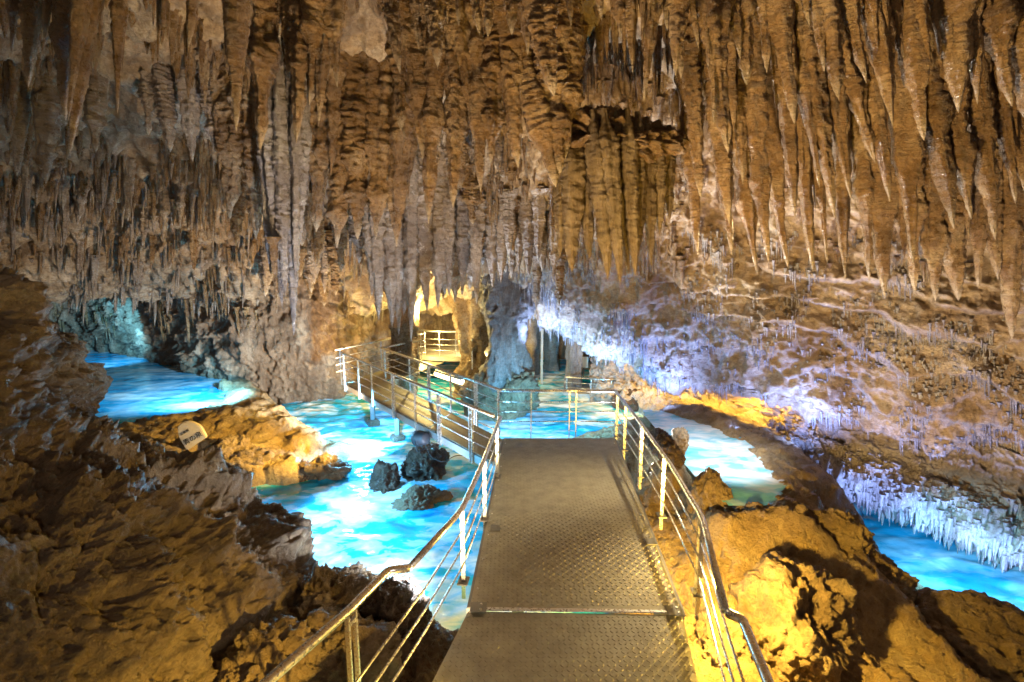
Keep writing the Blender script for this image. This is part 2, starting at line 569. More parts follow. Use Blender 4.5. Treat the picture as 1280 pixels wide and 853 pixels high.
# the ledges over the left pools
wl = np.clip((330 - px_) / 80, 0, 1) * np.clip((py_ - 150) / 30, 0, 1) * np.clip((330 - py_) / 30, 0, 1)
saw2 = (vrow * 26 + 0.7 * fbm(Pf * 0.6 + 13, 3)) % 1.0
d = d + wl * 0.30 * (np.minimum(saw2 / 0.85, (1 - saw2) / 0.15) - 0.5)
# the hollow above the big drapery
q = ((px_ - 785) / 75) ** 2 + ((py_ - 105) / 45) ** 2
q = q * (1 + 0.8 * fbm(Pf * 1.5 + 9, 2))
d = d - 0.7 * np.exp(-np.abs(q)) * (dd_ < 9.5)
Pc = P + N * d.reshape(NR, NC, 1)
ceiling = add('cave_ceiling', mesh_np('cave_ceiling', Pc.reshape(-1, 3), grid_faces(NR, NC)), M['ceiling'],
              kind='structure', label='brown limestone cave ceiling crowded with hanging stalactites')
cpx, cpy, cdd = project(Pc)


_sub = Pc[::4, ::4].reshape(-1, 3)
_sub = _sub[(_sub[:, 1] > 2.0)]


def roof_z(p):
    """height of the ceiling above a plan point"""
    k = np.argsort((_sub[:, 0] - p[0]) ** 2 + (_sub[:, 1] - p[1]) ** 2)[:6]
    return float(np.max(_sub[k, 2]))


# ------------------------------------------------------------------ hanging stone
def hang(L, R, seed, segs=20, rings=48, p=1.7, flare=0.7, lobes=0.16, ring=0.025, lean=(0, 0), rough=0.15, tipr=0.06, ringf=None, crease=0.55, bulge=0.17, spindle=0.0):
    """one stalactite hanging from the origin: returns verts, faces"""
    r = np.random.default_rng(seed)
    t = np.linspace(0, 1, rings)
    prof = np.maximum(1 - t ** p, 0) ** 0.8 * (1 - 0.25 * t) + tipr * (1 - t ** 12)
    prof += flare * np.clip(1 - t / 0.14, 0, 1) ** 2
    if spindle:
        u_s = np.clip(t / spindle, 0, 1)
        prof *= 0.25 + 0.75 * u_s * u_s * (3 - 2 * u_s)
    k = ringf or max(5, L / 0.05)
    ph = np.cumsum(r.normal(0, 0.25, rings))
    prof *= 1 + ring * np.sin(2 * np.pi * k * t + ph)
    prof *= np.clip(1 + bulge * np.interp(t, np.linspace(0, 1, 13), r.normal(0, 1, 13)), 0.6, 1.5)
    prof[-1] = 0.004
    th = np.linspace(0, 2 * np.pi, segs, endpoint=False)
    T, A = np.meshgrid(t, th, indexing='ij')
    nl = r.integers(2, 5)
    tw = r.uniform(-0.8, 0.8)
    lob = 1 + lobes * np.cos(nl * A + tw * T * 3 + r.uniform(0, 6)) * (1 - T) + 0.6 * lobes * np.cos((nl + 2) * A + r.uniform(0, 6))
    rad = R * prof[:, None] * lob
    w1, w2 = r.uniform(-1, 1, 2) * 0.35 * R
    cx_ = w1 * np.sin(T * 3.1 + r.uniform(0, 6)) * T + lean[0] * L * T
    cy_ = w2 * np.sin(T * 3.7 + r.uniform(0, 6)) * T + lean[1] * L * T
    X = cx_ + rad * np.cos(A)
    Y = cy_ + rad * np.sin(A)
    Z = -L * T
    V = np.stack([X, Y, Z], -1).reshape(-1, 3)
    if rough > 0:
        q = V / R * np.array([1.0, 1.0, 1.0]) + r.uniform(0, 60, 3)
        q2 = V / R * np.array([1.3, 1.3, 5.0]) + r.uniform(0, 60, 3)
        o3 = r.uniform(0, 60, 3)
        cz = V[:, 2] / R
        ring_p = np.column_stack([0.7 * np.cos(A.ravel()), 0.7 * np.sin(A.ravel()), cz * 2.6]) + o3
        cre = np.minimum(np.abs(noise(ring_p)), 0.35) + 0.5 * np.minimum(np.abs(noise(ring_p * 2.3)), 0.3)
        nz = (rough * fbm(q, 3) + 0.6 * rough * fbm(q2, 3) + crease * (cre - 0.3)) * np.repeat(prof + 0.1, segs)
        dirn = np.stack([np.cos(A), np.sin(A), 0 * A], -1).reshape(-1, 3)
        V = V + dirn * (nz * R)[:, None]
    a = np.arange(rings * segs).reshape(rings, segs)
    b = np.roll(a, -1, axis=1)
    Fq = np.stack([a[:-1], b[:-1], b[1:], a[1:]], -1).reshape(-1, 4)
    return V, Fq


def join(parts):
    Vs, Fs, o = [], [], 0
    for V, Fq in parts:
        Vs.append(V)
        Fs.append(Fq + o)
        o += len(V)
    return np.concatenate(Vs), np.concatenate(Fs)


def xf(part, loc=(0, 0, 0), rz=0.0, s=(1, 1, 1)):
    V, Fq = part
    V = V * np.asarray(s)
    c, s_ = math.cos(rz), math.sin(rz)
    V = V @ np.array([[c, s_, 0], [-s_, c, 0], [0, 0, 1]])
    return V + np.asarray(loc), Fq


# shared variants (unit: 1 m long, given slenderness)
variants = []
for i in range(16):
    asp = [0.075, 0.10, 0.13, 0.17][i % 4]
    parts = [hang(1.0, asp, 100 + i, 30, 150, random.uniform(1.7, 3.2), 0.6, random.uniform(0.1, 0.3), 0.0, ringf=random.uniform(16, 26), crease=random.choice((0.15, 0.3, 0.5, 0.6)), bulge=random.uniform(0.08, 0.26))]
    if i % 3 != 1:      # a second, shorter tip grown onto the flank
        a = random.uniform(0, 6.28)
        parts.append(xf(hang(random.uniform(0.5, 0.82), asp * 0.7, 200 + i, 18, 70, 1.5, 0.5, 0.1, 0.025, ringf=12),
                        (asp * 0.9 * math.cos(a), asp * 0.9 * math.sin(a), -0.05)))
    if i % 2 == 1:
        a = random.uniform(0, 6.28)
        parts.append(xf(hang(random.uniform(0.6, 0.85), asp * 0.5, 300 + i, 18, 70, 1.4, 0.5, 0.1, 0.025, ringf=14),
                        (asp * 0.8 * math.cos(a), asp * 0.8 * math.sin(a), -0.05)))
    V, Fq = join(parts)
    variants.append((asp, V, Fq))
var_me = {}


def variant_mesh(i, mat):
    if (i, mat) not in var_me:
        me = mesh_np('stalactite', variants[i][1], variants[i][2])
        me.materials.append(M[mat])
        var_me[(i, mat)] = me
    return var_me[(i, mat)]


n_st = [0]


def stalactite(top, tip, width, mat='stal'):
    """a stalactite from a root point to a tip point (metres)"""
    top, tip = np.asarray(top), np.asarray(tip)
    L = float(np.linalg.norm(tip - top))
    i = int(RNG.integers(0, 16))
    asp = variants[i][0]
    me = variant_mesh(i, mat)
    o = bpy.data.objects.new('stalactite', me)
    COL.objects.link(o)
    o.parent = ceiling
    o.location = top
    q = Vector((0, 0, -1)).rotation_difference(Vector(tip - top))
    o.rotation_mode = 'QUATERNION'
    o.rotation_quaternion = q @ Matrix.Rotation(random.uniform(0, 6.28), 3, 'Z').to_quaternion()
    k = width * 0.5 / asp
    o.scale = (k, k, L)
    n_st[0] += 1
    return o


def st_px(x0, y0, x1, y1, wpx, Y, mat='stal', ext=0.35):
    a, b = D(x0, y0, Y), D(x1, y1, Y)
    dirn = (a - b) / np.linalg.norm(a - b)
    zc = roof_z(a + dirn * 0.5) + 0.06
    e = max(ext, (zc - a[2]) / dirn[2]) if zc < a[2] + 3.0 else 2.0
    stalactite(a + dirn * e, b, 1.12 * wpx / F * Y, mat)


# the near forest on the right (root bearing, tip bearing, width)
for a in [(883, 0, 893, 155, 26), (890, 5, 915, 190, 30), (930, 0, 937, 105, 32), (968, 0, 985, 158, 40), (1005, -10, 1013, 32, 24),
          (1035, 0, 1055, 125, 32), (1060, 0, 1082, 105, 26), (1088, 0, 1112, 160, 34), (1140, 0, 1160, 175, 36), (1195, 0, 1205, 140, 44),
          (1215, 0, 1226, 130, 26), (1240, 0, 1272, 130, 34), (866, 0, 872, 60, 22), (848, 0, 851, 98, 26), (1115, -10, 1128, 80, 26),
          (955, -10, 962, 90, 24), (1178, 0, 1188, 120, 24), (1270, -10, 1292, 160, 34), (915, 0, 925, 75, 22), (1020, -5, 1030, 90, 20)]:
    st_px(*a, 4.6)
for a in [(1065, 110, 1095, 205, 28), (1210, 100, 1230, 192, 30), (1190, 140, 1215, 275, 32), (1165, 150, 1190, 287, 34), (1130, 150, 1142, 330, 32),
          (1260, 110, 1277, 245, 30), (1245, 130, 1268, 255, 28), (1100, 180, 1112, 252, 24), (985, 140, 993, 272, 26), (900, 140, 910, 280, 32),
          (945, 140, 960, 330, 26), (1030, 180, 1045, 272, 24), (925, 130, 930, 230, 22), (1010, 130, 1022, 235, 26), (870, 150, 880, 250, 24),
          (1290, 150, 1305, 300, 34), (1050, 150, 1062, 250, 22), (1230, 190, 1245, 300, 26)]:
    st_px(*a, 5.5)
for a in [(935, 260, 945, 342, 24), (975, 250, 985, 337, 32), (1010, 260, 1016, 340, 22), (1055, 250, 1060, 352, 24), (1085, 270, 1091, 352, 22),
          (1105, 270, 1111, 372, 34), (1140, 280, 1148, 367, 28), (1165, 270, 1171, 377, 30), (1190, 270, 1196, 377, 40), (1225, 280, 1222, 362, 24),
          (1263, 260, 1266, 425, 30), (905, 250, 912, 320, 24), (870, 240, 876, 318, 26), (1240, 270, 1246, 350, 24), (1030, 260, 1036, 330, 20)]:
    st_px(*a, 6.4)
# top centre
for a in [(490, 0, 500, 92, 24), (545, 0, 548, 85, 26), (570, -5, 573, 35, 20), (592, -5, 600, 42, 24), (612, -5, 612, 46, 20),
          (636, -5, 640, 44, 28), (668, -10, 692, 120, 44), (712, -5, 713, 32, 18), (750, -5, 752, 26, 18), (776, -5, 779, 48, 20), (788, 0, 791, 92, 20),
          (811, 0, 806, 127, 30), (828, -5, 832, 40, 20), (845, 0, 846, 96, 30), (655, -10, 658, 70, 26), (520, -5, 524, 62, 22)]:
    st_px(*a, 4.4)
for a in [(515, 50, 529, 200, 34), (545, 60, 556, 165, 28), (562, 50, 567, 152, 26), (580, 60, 596, 185, 28), (620, 60, 612, 205, 30), (640, 80, 648, 210, 28),
          (660, 100, 690, 235, 48), (690, 60, 700, 220, 40), (710, 60, 712, 200, 30), (500, 80, 503, 165, 24), (600, 120, 604, 240, 26), (570, 140, 566, 260, 26), (540, 160, 536, 280, 28)]:
    st_px(*a, 5.8)
# left
for a in [(15, -5, 12, 66, 22), (62, -5, 61, 52, 20), (85, 10, 88, 152, 28), (40, 0, 36, 110, 20), (150, 30, 146, 142, 18), (330, 20, 320, 186, 34), (395, -10, 390, 132, 48), (345, 0, 340, 80, 18), (365, 0, 360, 100, 24), (420, 0, 420, 110, 24), (240, -5, 236, 60, 18), (375, 60, 372, 180, 26), (405, 70, 400, 160, 22)]:
    st_px(*a, 4.8)
for a in [(205, 100, 213, 190, 20), (240, 120, 240, 202, 18), (25, 100, 22, 220, 18), (60, 110, 58, 230, 20), (120, 110, 116, 190, 18), (185, 90, 188, 170, 16), (265, 110, 268, 190, 18), (300, 160, 295, 260, 26), (285, 180, 288, 275, 22), (315, 170, 318, 300, 26), (345, 170, 340, 270, 24),
          (400, 150, 396, 290, 26), (425, 160, 420, 310, 30), (450, 150, 446, 300, 32), (475, 170, 470, 300, 30), (500, 180, 498, 310, 30)]:
    st_px(*a, 7.4, 'stal' if a[0] > 280 else 'stal_grey')

# countable ones further in: roots drawn at random on the ceiling itself
flat = Pc.reshape(-1, 3)
fpx, fpy, fdd = cpx.ravel(), cpy.ravel(), cdd.ravel()
inview = (flat[:, 1] > 3.0) & (fpx > -40) & (fpx < 1320)


def pick(mask, n):
    idx = np.flatnonzero(mask & inview)
    w = 1.0 / fdd[idx] ** 0            # mesh density already follows bearing
    return RNG.choice(idx, n, replace=False)


def grow(mask, n, lmin, lmax, wmin, wmax, mat):
    for k in pick(mask, n):
        L = RNG.uniform(lmin, lmax)
        lean = 0.16 * (fpx[k] - 640) / 500
        p0 = flat[k] + np.array([0, 0, 0.12])
        m = mat if isinstance(mat, str) else mat[int(RNG.integers(len(mat)))]
        stalactite(p0, p0 + np.array([lean * L, 0, -L]), RNG.uniform(wmin, wmax) * (0.6 + 0.4 * L / lmax), m)


grow((fpx > 270) & (fpx < 720) & (fpy > 120) & (fpy < 330), 70, 0.5, 1.5, 0.16, 0.36, ('stal', 'stal', 'stal_grey'))
grow((fpx > -20) & (fpx < 290) & (fpy > 200) & (fpy < 330), 50, 0.3, 1.3, 0.10, 0.22, ('stal', 'stal_grey', 'stal_grey'))
grow((fpx > 840) & (fpy > 60) & (fpy < 250), 34, 0.4, 1.1, 0.14, 0.26, 'stal')


# ------------------------------------------------------------------ uncountable small ones
def small_cloud(name, roots, Ls, Rs, leans, mat, segs=7, label=None):
    rings = 7
    t = np.array([0, 0.12, 0.32, 0.52, 0.72, 0.9, 1.0])
    prof = np.array([1.5, 1.0, 0.9, 0.72, 0.5, 0.28, 0.04])
    th = np.linspace(0, 2 * np.pi, segs, endpoint=False)
    n = len(roots)
    jit = RNG.normal(1, 0.14, (n, rings, segs))
    rad = Rs[:, None, None] * prof[None, :, None] * jit
    ph = RNG.uniform(0, 6.28, n)[:, None, None]
    X = roots[:, 0, None, None] + rad * np.cos(th + ph) + (leans * Ls)[:, None, None] * t[None, :, None]
    Y = roots[:, 1, None, None] + rad * np.sin(th + ph)
    Z = roots[:, 2, None, None] + 0.05 - Ls[:, None, None] * t[None, :, None] + 0 * th
    V = np.stack([X, Y, Z], -1).reshape(-1, 3)
    a = np.arange(rings * segs).reshape(rings, segs)
    b = np.roll(a, -1, axis=1)
    F0 = np.stack([a[:-1], b[:-1], b[1:], a[1:]], -1).reshape(-1, 4)
    Fq = (F0[None] + (np.arange(n) * rings * segs)[:, None, None]).reshape(-1, 4)
    return add(name, mesh_np(name, V, Fq), M[mat], ceiling, kind='stuff', label=label)


def cloud(mask, n, l0, l1, r0, r1, mat, label, name='small_stalactites'):
    bare = ((((fpx - 165) / 95) ** 2 + ((fpy - 115) / 60) ** 2) < 1) | ((((fpx - 465) / 45) ** 2 + ((fpy - 65) / 55) ** 2) < 1)
    idx = pick(mask & ~bare, n)
    cl = (noise(flat[idx] * 1.7) + 0.6).clip(0.15, 1.4)
    Ls = RNG.uniform(l0, l1, n) * cl
    Rs = RNG.uniform(r0, r1, n)
    small_cloud(name, flat[idx], Ls, Rs, 0.16 * (fpx[idx] - 640) / 500, mat, label=label)


cloud((fpy < 330) & (fpx < 860), 2600, 0.12, 0.75, 0.02, 0.06, 'stal', 'small brown stalactites between the large ones')
cloud((fpy < 340) & (fpx >= 820), 350, 0.10, 0.5, 0.02, 0.05, 'stal', 'small amber stalactites between the ribbed large ones')
cloud((fpx > 640) & (fpy > 290) & (noise(flat * 1.3 + 4) > -0.12), 7500, 0.08, 0.38, 0.009, 0.022, 'stal_pale', 'fine pale straws on the sloping right hand roof', 'soda_straws')
cloud((fpx < 480) & (fpy > 190), 1100, 0.12, 0.8, 0.02, 0.05, 'stal_grey', 'thin grey stalactites fringing the left ledge')

# ------------------------------------------------------------------ walls
def wall(name, ctrl, nr, nc, mat, label, amp=(0.22, 0.14, 0.05), flute=0.0, toward=None, fine=7.0):
    Pw = loft(ctrl, nr, nc)
    Nw = grid_normals(Pw)
    mid = Pw[nr // 2, nc // 2]
    if np.dot(Nw[nr // 2, nc // 2], np.array([0, 3.0, 1.5]) - mid) < 0:
        Nw = -Nw
    q = Pw.reshape(-1, 3)
    dd = amp[0] * fbm(q * 0.9, 3) + amp[1] * ridged(q * 2.0, 4) + amp[2] * ridged(q * fine, 3)
    if flute:
        dd = dd + flute * ridged(q * np.array([5.0, 5.0, 0.5]), 3) + flute * 0.5 * fbm(q * np.array([12.0, 12.0, 1.2]), 2)
    Pw = Pw + Nw * dd.reshape(nr, nc, 1)
    o = add(name, mesh_np(name, Pw.reshape(-1, 3), grid_faces(nr, nc)), M[mat], kind='structure', label=label)
    return o, Pw


def wcol(px, *pts):
    return [D(px if len(p) == 2 else p[2], p[0], p[1]) for p in pts]


# left wall behind the pools
lw = np.array([
    wcol(-500, (200, 10.5), (300, 11.0), (400, 11.5), (480, 11.8), (560, 12.0)),
    wcol(-150, (200, 12.5), (300, 13.5), (380, 14.5), (450, 15.5), (520, 16.0)),
    wcol(60, (200, 13.0), (300, 15.5), (380, 16.8), (440, 17.2), (500, 17.5)),
    wcol(150, (200, 12.8), (290, 14.2), (380, 15.8), (440, 16.6), (500, 17.0)),
    wcol(210, (200, 12.6), (290, 13.2), (370, 13.8), (450, 15.0), (510, 15.5)),
    wcol(270, (200, 12.5), (290, 12.8), (370, 13.0), (466, 13.3), (530, 13.4)),
    wcol(340, (200, 12.6), (290, 12.6), (380, 12.6), (492, 13.0), (550, 13.2)),
    wcol(410, (200, 12.8), (290, 12.8), (390, 13.0), (490, 13.4), (550, 13.6)),
    wcol(440, (200, 14.0), (290, 14.2), (390, 14.4), (490, 14.6), (550, 14.8)),
    wcol(470, (200, 17.0), (290, 17.2), (390, 17.4), (480, 17.4), (550, 17.4)),
]).transpose(1, 0, 2)
wall_l, PL = wall('cave_wall', lw, 260, 420, 'wall', 'rough brown rock wall behind the left blue pools', (0.2, 0.16, 0.06), 0.05)
# far back wall
bw = np.array([
    wcol(380, (200, 17.0), (330, 17.0), (420, 17.0), (520, 17.0)),
    wcol(480, (200, 16.5), (330, 16.5), (420, 16.5), (520, 16.5)),
    wcol(560, (200, 18.0), (330, 18.0), (420, 18.0), (520, 18.0)),
    wcol(640, (200, 19.0), (330, 19.0), (420, 19.0), (520, 19.0)),
    wcol(720, (200, 19.0), (330, 19.0), (420, 19.0), (520, 19.0)),
    wcol(800, (200, 18.0), (330, 18.0), (420, 18.0), (520, 18.0)),
    wcol(880, (200, 17.0), (330, 17.0), (420, 17.0), (520, 17.0)),
    wcol(1000, (200, 14.0), (330, 14.0), (420, 14.0), (520, 14.0)),
]).transpose(1, 0, 2)
wall_b, PB = wall('cave_wall', bw, 160, 360, 'wall', 'fluted far rock wall behind the columns', (0.2, 0.12, 0.05), 0.12)
# recessed wall under the overhang on the right
rw = np.array([
    wcol(740, (425, 14.2), (458, 14.0), (485, 13.7), (506, 13.2), (530, 13.4)),
    wcol(800, (435, 13.4), (472, 13.2), (490, 12.9), (509, 12.2), (530, 12.4)),
    wcol(850, (445, 12.2), (488, 12.0), (505, 11.7), (527, 10.9), (545, 11.2)),
    wcol(945, (470, 10.6), (510, 10.5), (538, 10.0), (564, 9.0), (580, 9.6)),
    wcol(1013, (485, 9.5), (525, 9.3), (560, 8.9), (585, 8.4), (598, 9.2)),
    wcol(1070, (505, 8.7), (545, 8.5), (578, 8.3), (602, 8.05), (612, 9.0)),
    wcol(1142, (525, 8.3), (570, 8.1), (600, 7.9), (630, 7.7), (640, 8.7)),
    wcol(1210, (545, 7.9), (590, 7.7), (625, 7.5), (655, 7.35), (665, 8.3)),
    wcol(1285, (575, 7.4), (620, 7.25), (655, 7.1), (690, 6.95), (700, 7.9)),
    wcol(1450, (640, 6.5), (690, 6.4), (730, 6.2), (770, 6.0), (780, 7.0)),
]).transpose(1, 0, 2)
wall_r, PR = wall('cave_wall', rw, 150, 420, 'blue_band', 'knobbly rock wall under the right hand overhang', (0.10, 0.12, 0.06), 0.05, fine=8.0)
# fringe of small stalactites along the lower lip
qr = PR.reshape(-1, 3)
rpx, rpy, _ = project(qr)
rows_ = np.repeat(np.arange(150), 420)
idx = RNG.choice(np.flatnonzero((rpx > 960) & (rows_ > 60) & (rows_ < 125)), 1500, replace=False)
o = small_cloud('lip_stalactites', qr[idx], RNG.uniform(0.08, 0.32, 1500), RNG.uniform(0.015, 0.035, 1500), np.full(1500, 0.08), 'blue_band',
                label='fringe of short pale stalactites over the right hand river')
o.parent = wall_r
ql = PL.reshape(-1, 3)
lpx, lpy, _ = project(ql)
idx = RNG.choice(np.flatnonzero((lpx < 440) & (lpy > 225) & (lpy < 400) & (noise(ql * 0.9) > 0.0)), 700, replace=False)
o = small_cloud('wall_stalactites', ql[idx], RNG.uniform(0.15, 0.9, 700), RNG.uniform(0.02, 0.06, 700), np.full(700, 0.0), 'stal',
                label='thin stalactites lining the left wall')
o.parent = wall_l

# ------------------------------------------------------------------ floor of rimstone, flowstone and pool beds
fl = [   # bearing, height
    (275, 470, -0.05), (300, 508, -0.30), (330, 528, -0.42), (380, 545, -0.62), (420, 560, -0.86), (240, 552, -0.32), (300, 562, -0.52), (360, 572, -0.68),
    (392, 582, -0.90), (300, 588, -0.80), (270, 590, -0.70), (170, 552, -0.2), (405, 570, -0.85),
    # shore by the railing
    (380, 760, -0.9), (420, 775, -0.95), (470, 800, -1.2), (520, 830, -1.5), (350, 853, -0.8), (450, 900, -1.2), (600, 1000, -1.5), (300, 760, -0.5),
    # right terrace front and floor
    (1000, 588, -0.42), (1010, 615, -0.42), (1018, 640, -0.62), (1038, 655, -0.95),
    (935, 705, -0.80), (990, 712, -0.80), (1045, 728, -0.85), (900, 720, -0.80), (870, 690, -0.80), (850, 650, -0.80), (820, 600, -0.9), (850, 760, -0.85),
    (930, 652, -0.34), (1000, 652, -0.42), (1030, 674, -0.75), (1062, 698, -1.2), (1092, 720, -1.5), (1122, 748, -1.85),
    (1060, 780, -1.05), (1100, 820, -1.3), (1000, 850, -1.15), (900, 853, -0.95), (1180, 790, -1.75), (1250, 853, -1.8), (960, 770, -0.9),
    # river bed
    (1085, 660, -2.3), (1115, 700, -2.3), (1150, 735, -2.3), (1040, 592, -2.5), (1110, 625, -2.6), (1200, 680, -2.6), (1280, 740, -2.6), (1350, 800, -2.6), (1130, 655, -2.3), (1180, 720, -2.3), (1240, 775, -2.2),
]
# points given where the water surface of a pool is seen: (bearing, water level, height of bed or rim there)
for px, py, lv, z in (
        [(a, b, -0.36, -0.85) for a, b in [(130, 480), (200, 478), (245, 488), (170, 510), (215, 512), (250, 500), (150, 460), (215, 462), (120, 520), (60, 480), (60, 530), (265, 488), (250, 472)]]
        + [(a, b, -0.36, -0.30) for a, b in [(215, 535), (190, 538), (240, 528), (264, 517), (284, 505), (296, 494), (292, 482), (278, 471), (160, 542)]]
        + [(a, b, -1.0, -1.6) for a, b in [(350, 625), (450, 640), (420, 690), (520, 690), (385, 615), (325, 622), (450, 600), (520, 580), (380, 508), (415, 522), (450, 548), (345, 499), (400, 495),
                                           (460, 575), (500, 505), (560, 482), (640, 530), (700, 500), (700, 470), (760, 520), (640, 640), (560, 740), (640, 760), (740, 620)]]
        + [(a, b, -0.36, -0.62) for a, b in [(855, 548), (880, 560), (920, 580), (945, 600), (915, 622), (880, 590), (950, 625), (905, 552), (870, 540), (830, 525), (850, 570)]]
        + [(a, b, -0.36, -0.29) for a, b in [(980, 602), (975, 585), (958, 566), (928, 546), (895, 530), (860, 518), (985, 625), (975, 640), (940, 645), (900, 645), (868, 612), (845, 585)]]
        + [(a, b, -1.0, -1.2) for a, b in [(800, 508), (810, 525)]]):
    p_ = G(px, py, lv)
    p_[2] = z
    fl.append(p_)
FP = np.array([G(*p) if isinstance(p, tuple) else p for p in fl])
extra = [(-14, 6, 0.5), (-14, 18, -1), (0, 20, -1.5), (6, 20, -1.5), (12, 14, -2.6), (12, 4, -2.4), (0, 0.5, -1.3), (-4, 0.5, -0.5), (5, 0.5, -1.6), (-7, 4, 0.2), (-14, 0, 0.5), (12, 0, -2.4)]
FP = np.vstack([FP, np.array(extra, float)])
def floor_z(xy):
    """smooth, bounded blend of the survey heights"""
    out = np.empty(len(xy))
    for k in range(0, len(xy), 20000):
        d2 = ((xy[k:k + 20000, None, :] - FP[None, :, :2]) ** 2).sum(-1)
        wt = (d2 + 0.22 ** 2) ** -2.2
        out[k:k + 20000] = (wt @ FP[:, 2]) / wt.sum(1)
    return out


na, nrd = 620, 420
ang = np.linspace(math.radians(-66), math.radians(66), na)
rad = np.geomspace(1.0, 22.0, nrd)
R_, A2 = np.meshgrid(rad, ang, indexing='ij')
XY = np.stack([R_ * np.sin(A2), R_ * np.cos(A2)], -1).reshape(-1, 2)
zz = np.clip(floor_z(XY), -3.2, 1.0)
Q = np.column_stack([XY, zz])
rough_ = 0.06 * fbm(Q * 1.4, 3) + 0.05 * ridged(Q * 2.6, 5) + 0.03 * ridged(Q * 8, 4) + 0.012 * fbm(Q * 20, 3) - 0.05
Q[:, 2] += rough_
Q[:, 0] += 0.06 * fbm(Q * 2.3 + 40, 3)
Q[:, 1] += 0.06 * fbm(Q * 2.3 + 80, 3)
floor_ = add('cave_floor', mesh_np('cave_floor', Q, grid_faces(nrd, na)), M['flow'], kind='structure',
             label='ochre flowstone floor with rimstone dams around the pools')


# ------------------------------------------------------------------ water
def inside(pts, poly):
    x, y = pts[:, 0], pts[:, 1]
    c = np.zeros(len(pts), bool)
    n = len(poly)
    j = n - 1
    for i in range(n):
        xi, yi = poly[i]
        xj, yj = poly[j]
        hit = ((yi > y) != (yj > y)) & (x < (xj - xi) * (y - yi) / (yj - yi + 1e-12) + xi)
        c ^= hit
        j = i
    return c


def water(name, poly, z, mat, label, step=0.05, amp=0.02, f=2.2):
    poly = np.asarray(poly)[:, :2]
    x0, y0 = poly.min(0)
    x1, y1 = poly.max(0)
    nx, ny = int((x1 - x0) / step) + 2, int((y1 - y0) / step) + 2
    X, Y = np.meshgrid(np.linspace(x0, x1, nx), np.linspace(y0, y1, ny), indexing='ij')
    pts = np.column_stack([X.ravel(), Y.ravel(), np.full(X.size, z)])
    keep = inside(pts, poly)
    Fq = grid_faces(nx, ny)
    Fq = Fq[keep[Fq].all(1)]
    used = np.unique(Fq)
    rm = np.full(len(pts), -1)
    rm[used] = np.arange(len(used))
    pts = pts[used]
    pts[:, 2] += amp * fbm(pts * np.array([f, f * 1.6, 1]), 4)
    return add(name, mesh_np(name, pts, rm[Fq]), M[mat], kind='structure', label=label)


WL, WM, WT, WR = -0.36, -1.0, -0.36, -2.0
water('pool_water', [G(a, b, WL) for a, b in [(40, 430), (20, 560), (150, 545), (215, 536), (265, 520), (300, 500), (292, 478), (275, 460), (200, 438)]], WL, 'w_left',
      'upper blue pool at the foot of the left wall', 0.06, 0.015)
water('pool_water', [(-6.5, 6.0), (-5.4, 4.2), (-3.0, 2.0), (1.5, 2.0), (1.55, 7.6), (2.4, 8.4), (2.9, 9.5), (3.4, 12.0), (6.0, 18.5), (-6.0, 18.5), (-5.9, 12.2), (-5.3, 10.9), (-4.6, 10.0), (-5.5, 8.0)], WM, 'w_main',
      'turquoise main pool with white foam and painted glow flowing under the footbridge', 0.05, 0.03)
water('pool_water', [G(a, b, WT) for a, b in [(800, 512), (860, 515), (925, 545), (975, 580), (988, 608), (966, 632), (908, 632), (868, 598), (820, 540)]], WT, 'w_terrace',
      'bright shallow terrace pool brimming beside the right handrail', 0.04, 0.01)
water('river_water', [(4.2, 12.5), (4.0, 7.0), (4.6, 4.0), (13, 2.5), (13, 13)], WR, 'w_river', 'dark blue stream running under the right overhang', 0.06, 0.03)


# ------------------------------------------------------------------ left foreground rock
rows = [
    [(-700, 140, 3.0), (-350, 250, 3.4), (-100, 315, 3.8), (-10, 335, 4.3), (40, 355, 5.0)],
    [(-700, 320, 2.7), (-350, 400, 3.0), (-100, 410, 3.4), (5, 395, 4.0), (68, 410, 5.0)],
    [(-700, 510, 2.3), (-350, 550, 2.6), (-100, 510, 3.0), (20, 485, 3.8), (76, 485, 5.0)],
    [(-650, 700, 2.0), (-350, 700, 2.3), (-90, 620, 2.8), (55, 560, 3.7), (115, 552, 5.2)],
    [(-600, 900, 1.8), (-300, 850, 2.1), (0, 710, 2.7), (160, 630, 3.6), (262, 603, 5.3)],
    [(-500, 1100, 1.7), (-250, 1000, 2.0), (50, 810, 2.6), (220, 710, 3.6), (340, 655, 5.3)],
    [(-400, 1300, 1.6), (-200, 1150, 1.9), (100, 930, 2.5), (275, 790, 3.5), (382, 738, 4.8)],
    [(-300, 1500, 1.6), (-100, 1350, 1.9), (150, 1060, 2.4), (310, 880, 3.3), (410, 800, 4.2)],
]
lc = []
for r_ in rows:
    pts = [D(*p) for p in r_]
    e = pts[-1]
    pts += [e + np.array([-0.15, 0.55, -0.5]), e + np.array([-0.5, 1.2, -2.2])]
    lc.append(pts)
Pk = loft(np.array(lc), 420, 420)
Nk = grid_normals(Pk)
mid = Pk[210, 180]
if np.dot(Nk[210, 180], np.array([0, 0, CAMH]) - mid) < 0:
    Nk = -Nk
q = Pk.reshape(-1, 3)
rot_ = np.array([[0.82, 0.1, 0.56], [-0.3, 0.92, 0.27], [-0.5, -0.38, 0.78]])
qq = q @ rot_
dk = 0.30 * fbm(q * 0.8, 3) + 0.20 * ridged(qq * np.array([0.8, 0.9, 1.2]), 5, 0.5) + 0.06 * ridged(q * 3.2, 5, 0.55) + 0.022 * ridged(q * 12, 3)
dk = dk - 0.05 * np.exp(-np.abs(noise(qq * np.array([2.2, 3.0, 4.0]) + 5)) * 14) - 0.03 * np.exp(-np.abs(noise(q * 7 + 15)) * 9)
Pk = Pk + Nk * (dk - 0.30).reshape(420, 420, 1)
